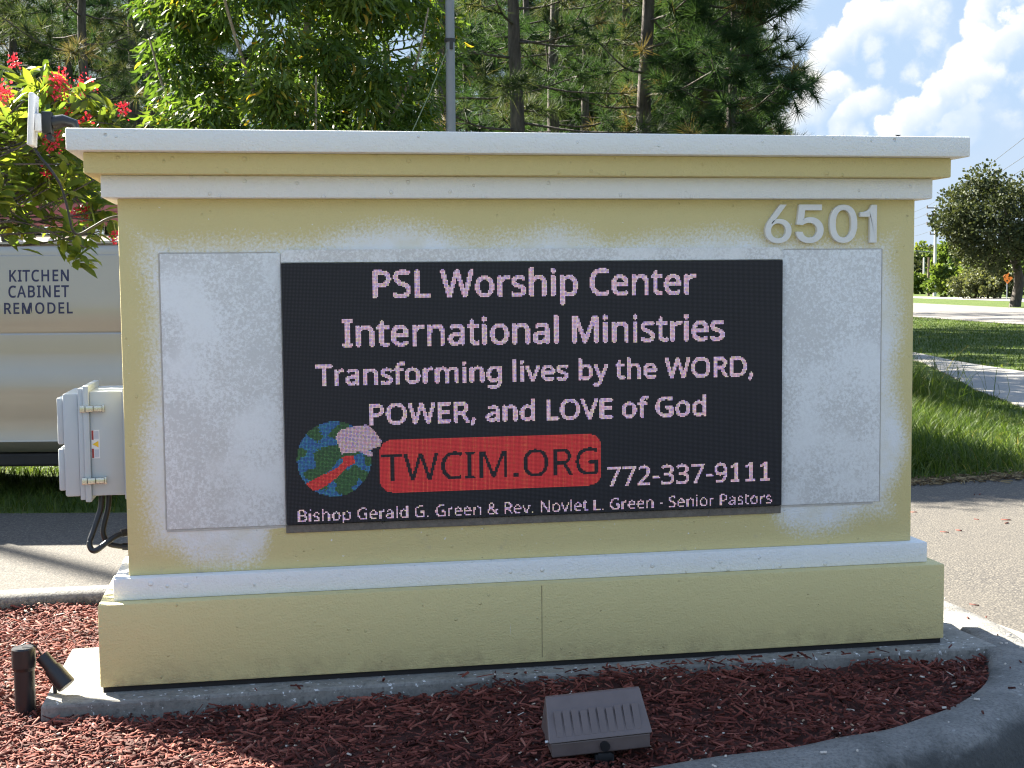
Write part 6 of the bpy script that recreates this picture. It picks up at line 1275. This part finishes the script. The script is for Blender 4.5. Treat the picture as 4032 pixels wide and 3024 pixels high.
# --- flowering shrub left of the sign
def shrub():
    base = np.array([-3.05, 1.05, -.12])
    root = thing('flowering_shrub', 'leafy shrub with red flower clusters hanging beside the sign cap', 'shrub', tuple(base))
    ends = []
    def tgt(x, y, t): return at(x, y, t) - base
    tips = [(30, 160, 6.7), (75, 200, 6.5), (130, 215, 6.6), (160, 190, 7.0), (190, 215, 6.7), (215, 250, 6.9), (245, 268, 6.9), (20, 230, 6.3), (60, 270, 6.6), (110, 260, 6.8), (150, 262, 6.4), (40, 320, 6.4),
            (90, 330, 6.5), (140, 330, 6.8), (175, 300, 7.1), (20, 380, 6.3), (70, 380, 6.7), (120, 390, 6.6), (165, 390, 6.9), (200, 370, 7.2), (25, 430, 6.5), (75, 440, 6.4), (130, 430, 6.7), (180, 440, 6.6), (225, 455, 6.8),
            (245, 480, 6.8), (60, 480, 6.5), (110, 485, 6.7), (160, 500, 6.5), (185, 535, 6.5), (20, 480, 6.6), (120, 540, 6.55), (-30, 250, 6.4), (-40, 380, 6.4), (-60, 160, 6.6), (200, 410, 7.0), (5, 290, 6.8), (95, 300, 7.0), (215, 500, 6.7), (50, 410, 6.9), (150, 355, 6.5), (10, 195, 6.9), (-20, 320, 6.9), (100, 225, 7.0), (170, 330, 6.7), (50, 350, 7.1), (205, 335, 7.3), (130, 290, 7.1)]
    for q in range(52):
        tips.append((rng.uniform(-20, 235), rng.uniform(170, 415), rng.uniform(6.5, 7.6)))
    tips = [q for q in tips if q[1] > 175 + .55 * max(0, q[0] - 60) * (q[1] < 300) * .5]
    for q in range(22):
        tips.append((rng.uniform(-330, -40), rng.uniform(200, 430), rng.uniform(6.2, 7.0)))
    spec = []
    hub = np.array([.15, .1, 1.3])
    spec.append(([(0, 0, 0), (.06, .03, .7), tuple(hub)], .032, .022))
    hubs = [np.array([.30, .25, 1.75]), np.array([.42, .1, 2.15]), np.array([.25, .45, 2.3]), np.array([.45, .35, 1.9])]
    for hb in hubs: spec.append(([tuple(hub), tuple((hub + hb) / 2 + np.array([0, 0, .05])), tuple(hb)], .02, .014))
    for (x, y, t) in tips:
        if (y > 505 and x < 170) or (432 < y < 478 and 60 < x < 215): continue
        e = tgt(x, y, t); hb = hubs[int(np.argmin([np.linalg.norm(e - q) for q in hubs]))]
        midp = (hb + e) / 2 + np.array([0, 0, rng.uniform(-.05, .14)]); spec.append(([tuple(hb), tuple(midp), tuple(e)], .0075, .0035)); ends.append((e, e - midp))
    limb_tree(root, spec, M_BARKO, 'stems')
    P, D, S = [], [], []
    for e, dd in ends:
        dd = dd / np.linalg.norm(dd)
        dd = dd * .4 + np.array([rng.normal(0, .5), -.35 + rng.normal(0, .4), rng.normal(.05, .55)]); dd /= np.linalg.norm(dd)
        nl_ = int(rng.integers(15, 23))
        for q in range(nl_):
            a = q * 2.4; out = np.array([math.cos(a), math.sin(a), rng.uniform(-.35, .45)])
            s0 = rng.uniform(0, .16)
            u_ = np.cross(dd, [.2, .3, .9]); u_ /= np.linalg.norm(u_); w_ = np.cross(dd, u_)
            P.append(e - dd * s0); D.append(u_ * math.cos(a) + w_ * math.sin(a) + dd * rng.uniform(.2, 1.1) + np.array([0, 0, -.25])); S.append(rng.uniform(.07, .14))
    P = np.array(P); D = np.array(D); S = np.array(S); n = len(P)
    Vv, Ff = scatter(LEAF_O, LEAF_OF, P, frames(D, rng.normal(0, .55, n)), np.stack([S, S * .74, S], 1))
    rv = np.clip(rng.beta(2, 2, n), 0, 1)
    link('leaves', np_mesh('leaves', Vv, Ff, np.repeat(rv, 8)), M_SHRUB, root)
    fl_ = [(32, 133, 6.6, .6), (127, 172, 6.5, 1.0), (129, 195, 6.5, 1.1), (185, 183, 6.9, 1.0), (12, 203, 6.3, .8), (268, 236, 6.9, .8), (187, 268, 6.7, .9), (114, 306, 6.4, 1.1), (102, 372, 6.5, .5), (145, 252, 6.7, .8), (177, 462, 6.8, .9), (249, 512, 6.8, .6), (0, 200, 6.4, .8), (65, 415, 6.9, .3)]
    for (x, y, t, s) in fl_:
        c = tgt(x, y, t)
        m = int(90 * s)
        off = rng.normal(0, .019 * s, (m, 3)) * np.array([1, 1, 1.15])
        d_ = off + rng.normal(0, .01, (m, 3)) + np.array([0, -.003, .004])
        sz = rng.uniform(.010, .017, m)
        Vv, Ff = scatter(LEAF_O, LEAF_OF, c + off, frames(d_, rng.uniform(0, 6.28, m)), np.stack([sz, sz * 2.0, sz], 1))
        link('flower_cluster', np_mesh('flower_cluster', Vv, Ff, np.repeat(rng.random(m), 8)), M_PETAL, root)
        # the stalk that carries it
    st = plain('stalk_green', (.22, .24, .05), .6)
    for (x, y, t, s) in fl_:
        c = tgt(x, y, t); e = min(ends, key=lambda q: np.linalg.norm(q[0] - c))[0]
        b = BM(); b.tube([tuple(e), tuple((e + c) / 2 + np.array([.004, 0, -.01])), tuple(c)], [.004, .0032, .0025], 6)
        b.build('flower_stalk', st, root, 60)
shrub()

# --- far trees, bushes and street things on the right
def sprig_tree(name, label, cat, dx, t, h, crown, n, size, mat, trunk_r, bmat, seed, gap=.25, stems=1, group=None, clumps=60):
    g = np.random.default_rng(seed)
    p = at(dx, 640, t)
    root = thing(name, label, cat, (p[0], p[1], ZG), 0, group)
    (cx, cy, cz), (rx, ry, rz) = crown
    spec = []
    for s in range(stems):
        ox = g.normal(0, .25) if stems > 1 else 0; oy = g.normal(0, .2) if stems > 1 else 0
        spec.append(([(ox, oy, -.1), (ox * 1.2 + .03 * h, oy, .35 * cz), (ox * 2 + cx * .4, oy * 2, cz * .7), (cx + ox * 3, cy + oy * 3, cz)], trunk_r, trunk_r * .45))
    for k in range(9):
        a = k * 2.4; z0 = cz * g.uniform(.45, .8)
        spec.append(([(cx * .3, 0, z0), (cx * .5 + .5 * rx * math.cos(a), .5 * ry * math.sin(a), z0 + .35 * rz), (cx + .85 * rx * math.cos(a), .85 * ry * math.sin(a), cz + rz * g.uniform(-.3, .5))], trunk_r * .4, trunk_r * .08))
    limb_tree(root, spec, bmat)
    nc = max(10, n // clumps)
    v = g.normal(size=(nc, 3)); v /= np.linalg.norm(v, axis=1, keepdims=True)
    rr = g.uniform(gap, 1, nc) ** .6
    cen = np.array([cx, cy, cz]) + v * rr[:, None] * np.array([rx, ry, rz])
    rad = g.uniform(.16, .30, nc) * (rx + rz) / 2
    ci = g.integers(0, nc, n)
    vv = g.normal(size=(n, 3)); vv /= np.linalg.norm(vv, axis=1, keepdims=True)
    P = cen[ci] + vv * (rad[ci] * g.uniform(.2, 1.0, n) ** .5)[:, None]
    P[:, 2] = np.maximum(P[:, 2], .08)
    sc_ = size * g.uniform(.6, 1.3, n)
    Vv, Ff = scatter(LEAF_C, LEAF_CF, P, frames(vv + g.normal(0, .5, (n, 3)), g.uniform(0, 6.28, n)), np.stack([sc_, sc_ * .75, sc_], 1))
    rv = np.clip(.55 * g.random(nc)[ci] + .45 * g.random(n), 0, 1)
    link('crown', np_mesh('crown', Vv, Ff, np.repeat(rv, 3)), mat, root)
    return root
sprig_tree('oak_tree', 'dark live oak on the far roadside at the right edge', 'tree', 2192, 84, 8.5, ((-.9, 0, 5.2), (3.9, 3.6, 3.1)), 20000, .19, M_OAK, .36, M_BARKO, 21, .35, 1, None, 170)
BG = 'scrub along the far side of the road'
sprig_tree('scrub_tree', 'bright green upright tree right of the white utility pole', 'tree', 2052, 150, 6, ((0, 0, 3.1), (2.2, 2, 2.5)), 4000, .34, M_BUSH, .14, M_BARKO, 22, .1, 2, BG)
sprig_tree('roadside_bush', 'bright leafy bush right of the white utility pole', 'bush', 2062, 132, 4, ((0, 0, 1.6), (3.0, 2, 1.5)), 3000, .40, M_BUSH, .08, M_BARKO, 23, .05, 4, BG)
sprig_tree('roadside_bush', 'grey green bush nearer the oak trunk', 'bush', 2152, 118, 3, ((0, 0, 1.45), (2.3, 2, 1.2)), 3200, .24, M_BUSH2, .07, M_BARKO, 24, .1, 5, BG)
sprig_tree('roadside_bush', 'grey green bush midway between white utility pole and oak', 'bush', 2110, 120, 3, ((0, 0, 1.55), (2.4, 2, 1.3)), 3400, .24, M_BUSH2, .07, M_BARKO, 25, .1, 5, BG)
sprig_tree('scrub_tree', 'tall green tree behind the two grey green bushes', 'tree', 2105, 160, 5, ((0, 0, 2.6), (4.2, 3, 2.2)), 4200, .42, M_BUSH, .15, M_BARKO, 26, .1, 2, BG)
sprig_tree('scrub_tree', 'green tree behind the orange sign at the right edge', 'tree', 2225, 140, 4, ((0, 0, 1.8), (2.6, 3, 1.6)), 3000, .36, M_BUSH, .15, M_BARKO, 27, .1, 2, BG)
sprig_tree('scrub_tree', 'sunlit light green tree left of the timber utility poles', 'tree', 1965, 230, 8, ((0, 0, 4.8), (4, 4, 2.8)), 2600, .55, M_BUSH, .25, M_BARKO, 28, .1, 1, BG)
sprig_tree('scrub_tree', 'dark flat topped tree behind the timber utility poles', 'tree', 2006, 250, 8, ((0, 0, 6.3), (3.6, 3, 1.6)), 2200, .5, M_OAK, .3, M_BARKO, 29, .1, 1, BG)
sprig_tree('scrub_tree', 'dark flat topped tree beyond the right of the white utility pole', 'tree', 2032, 255, 8, ((0, 0, 5.6), (3.4, 3, 1.9)), 2200, .5, M_OAK, .3, M_BARKO, 30, .1, 1, BG)
sprig_tree('scrub_tree', 'low dark tree in shade at the foot of the timber poles', 'tree', 1992, 220, 6, ((0, 0, 2.4), (7, 4, 2.6)), 3000, .55, M_OAK, .25, M_BARKO, 31, .05, 2, BG)
sprig_tree('roadside_bush', 'low yellow green bush at the foot of the timber utility poles', 'bush', 1992, 160, 3, ((0, 0, 1.2), (2.8, 2, 1.3)), 1500, .4, M_BUSH, .06, M_BARKO, 32, .05, 3, BG)

def upole(name, label, dx, t, y_top, y_bot, r0, r1, mat, arms, group='utility poles along the far road'):
    p = at(dx, y_bot, t); q = at(dx, y_top, t)
    root = thing(name, label, 'utility pole', tuple(p), 0, group)
    hh = q[2] - p[2]
    b = BM(); b.cyl((0, 0, -2.0), (0, 0, hh), r0, r1, n=14); b.build('pole_shaft', mat, root, 40)
    for (fz, ln) in arms:
        b = BM(); b.box(-ln, ln * .25, -.06, .06, hh * fz - .06, hh * fz + .06, .01); b.cyl((-ln * .95, 0, hh * fz), (-ln * .95, 0, hh * fz + .25), .06, n=8); b.build('crossarm', M_UTILB, root)
    return root, p, hh
wp, wpb, wph = upole('utility_pole', 'white concrete utility pole with short crossarms, tallest in the row', 2019, 140, 447, 637.5, .19, .11, M_UTILW, [(.985, 1.0), (.90, 1.0), (.80, 1.0), (.69, .6)])
b = BM(); b.cyl((.35, 0, wph * .78), (.35, 0, wph * .78 + .5), .17, n=12); b.cyl((.0, 0, wph * .8), (.35, 0, wph * .8), .04, n=8); b.build('transformer', M_UTILB, wp, 40)
upole('utility_pole', 'brown timber utility pole just left of the white one', 2005.5, 142, 556, 637, .15, .11, M_UTILB, [])
upole('utility_pole', 'pale thin utility pole furthest left in the row', 1995, 185, 556, 628, .15, .12, M_UTILW, [])
upole('utility_pole', 'darkest thin utility pole between the brown and white ones', 2013.5, 190, 556, 630, .15, .12, M_UTILB, [])
slr, p_, hh_ = upole('street_lamp', 'distant street lamp arm reaching left past the sign edge', 2016, 144, 545, 637, .10, .07, M_UTILB, [], None)
slr['category'] = 'street lamp'
b = BM(); b.tube([(0, 0, hh_), (-2.0, 0, hh_ + .15), (-5.0, 0, hh_ - .05)], .05, 8); b.build('lamp_arm', M_GALV, slr); b = BM(); b.box(-6.3, -4.9, -.18, .18, hh_ - .14, hh_ + .06, .04); b.build('lamp_head', M_UTILB, slr)
for i, (fz, y1, y2, lb) in enumerate([(.985, 463, 262, 'topmost'), (.90, 478, 315, 'second highest'), (.80, 490, 345, 'third highest'), (.69, 510, 395, 'fourth highest')]):
    a = wpb + np.array([-.9, 0, wph * fz + .2]); e1 = at(1930, y1 - 2 + (2 if i == 0 else 0), 190); e2 = at(2330, y2 - 60, 70)
    wr = thing('power_line', lb + ' of the power lines strung from the white utility pole', 'wire', tuple(a), 0, 'power lines on the white utility pole')
    for e in (e1, e2):
        e = e - a; b = BM(); b.tube([tuple(e * s_ + np.array([0, 0, -1.0 * s_ * (1 - s_) * 4 * .35])) for s_ in np.linspace(0, 1, 9)], .016, 5); b.build('wire_span', M_WIRE, wr, 60)
so = at(2175, 644, 112)
os_ = thing('warning_sign', 'orange diamond warning sign on a post beside the oak trunk', 'sign', tuple(so))
hz = at(2175, 600, 112)[2] - so[2]
b = BM(); b.cyl((0, 0, -.3), (0, 0, hz), .045, n=8); b.build('post', M_GALV, os_)
b = BM(); b.box(-.36, .36, -.075, -.05, hz - .36, hz + .36, .01, 2, Matrix.Rotation(math.radians(45), 3, 'Y'), (0, 0, hz)); b.build('sign_face', M_ORANGE, os_)

# far wood closing the view beyond the road, off to the right of the photograph
n = 9000
u = rng.random(n); yy = 20 + 330 * u
P = np.stack([np.interp(yy, [20, 120, 200, 350], [98, 112, 124, 150]) + rng.normal(0, 5, n), yy, ZG + 7.5 * rng.random(n) ** .8 * (.75 + .25 * np.sin(yy * .23) * np.cos(yy * .11))], 1)
vv = rng.normal(size=(n, 3)); sc_ = rng.uniform(.6, 1.5, n)
Vv, Ff = scatter(LEAF_C, LEAF_CF, P, frames(vv, rng.uniform(0, 6.28, n)), np.stack([sc_, sc_ * .8, sc_], 1))
tag(link('woods', np_mesh('woods', Vv, Ff, np.repeat(rng.random(n), 3)), M_BUSH), 'far wood beyond the road past the oak', 'wood', kind='stuff')
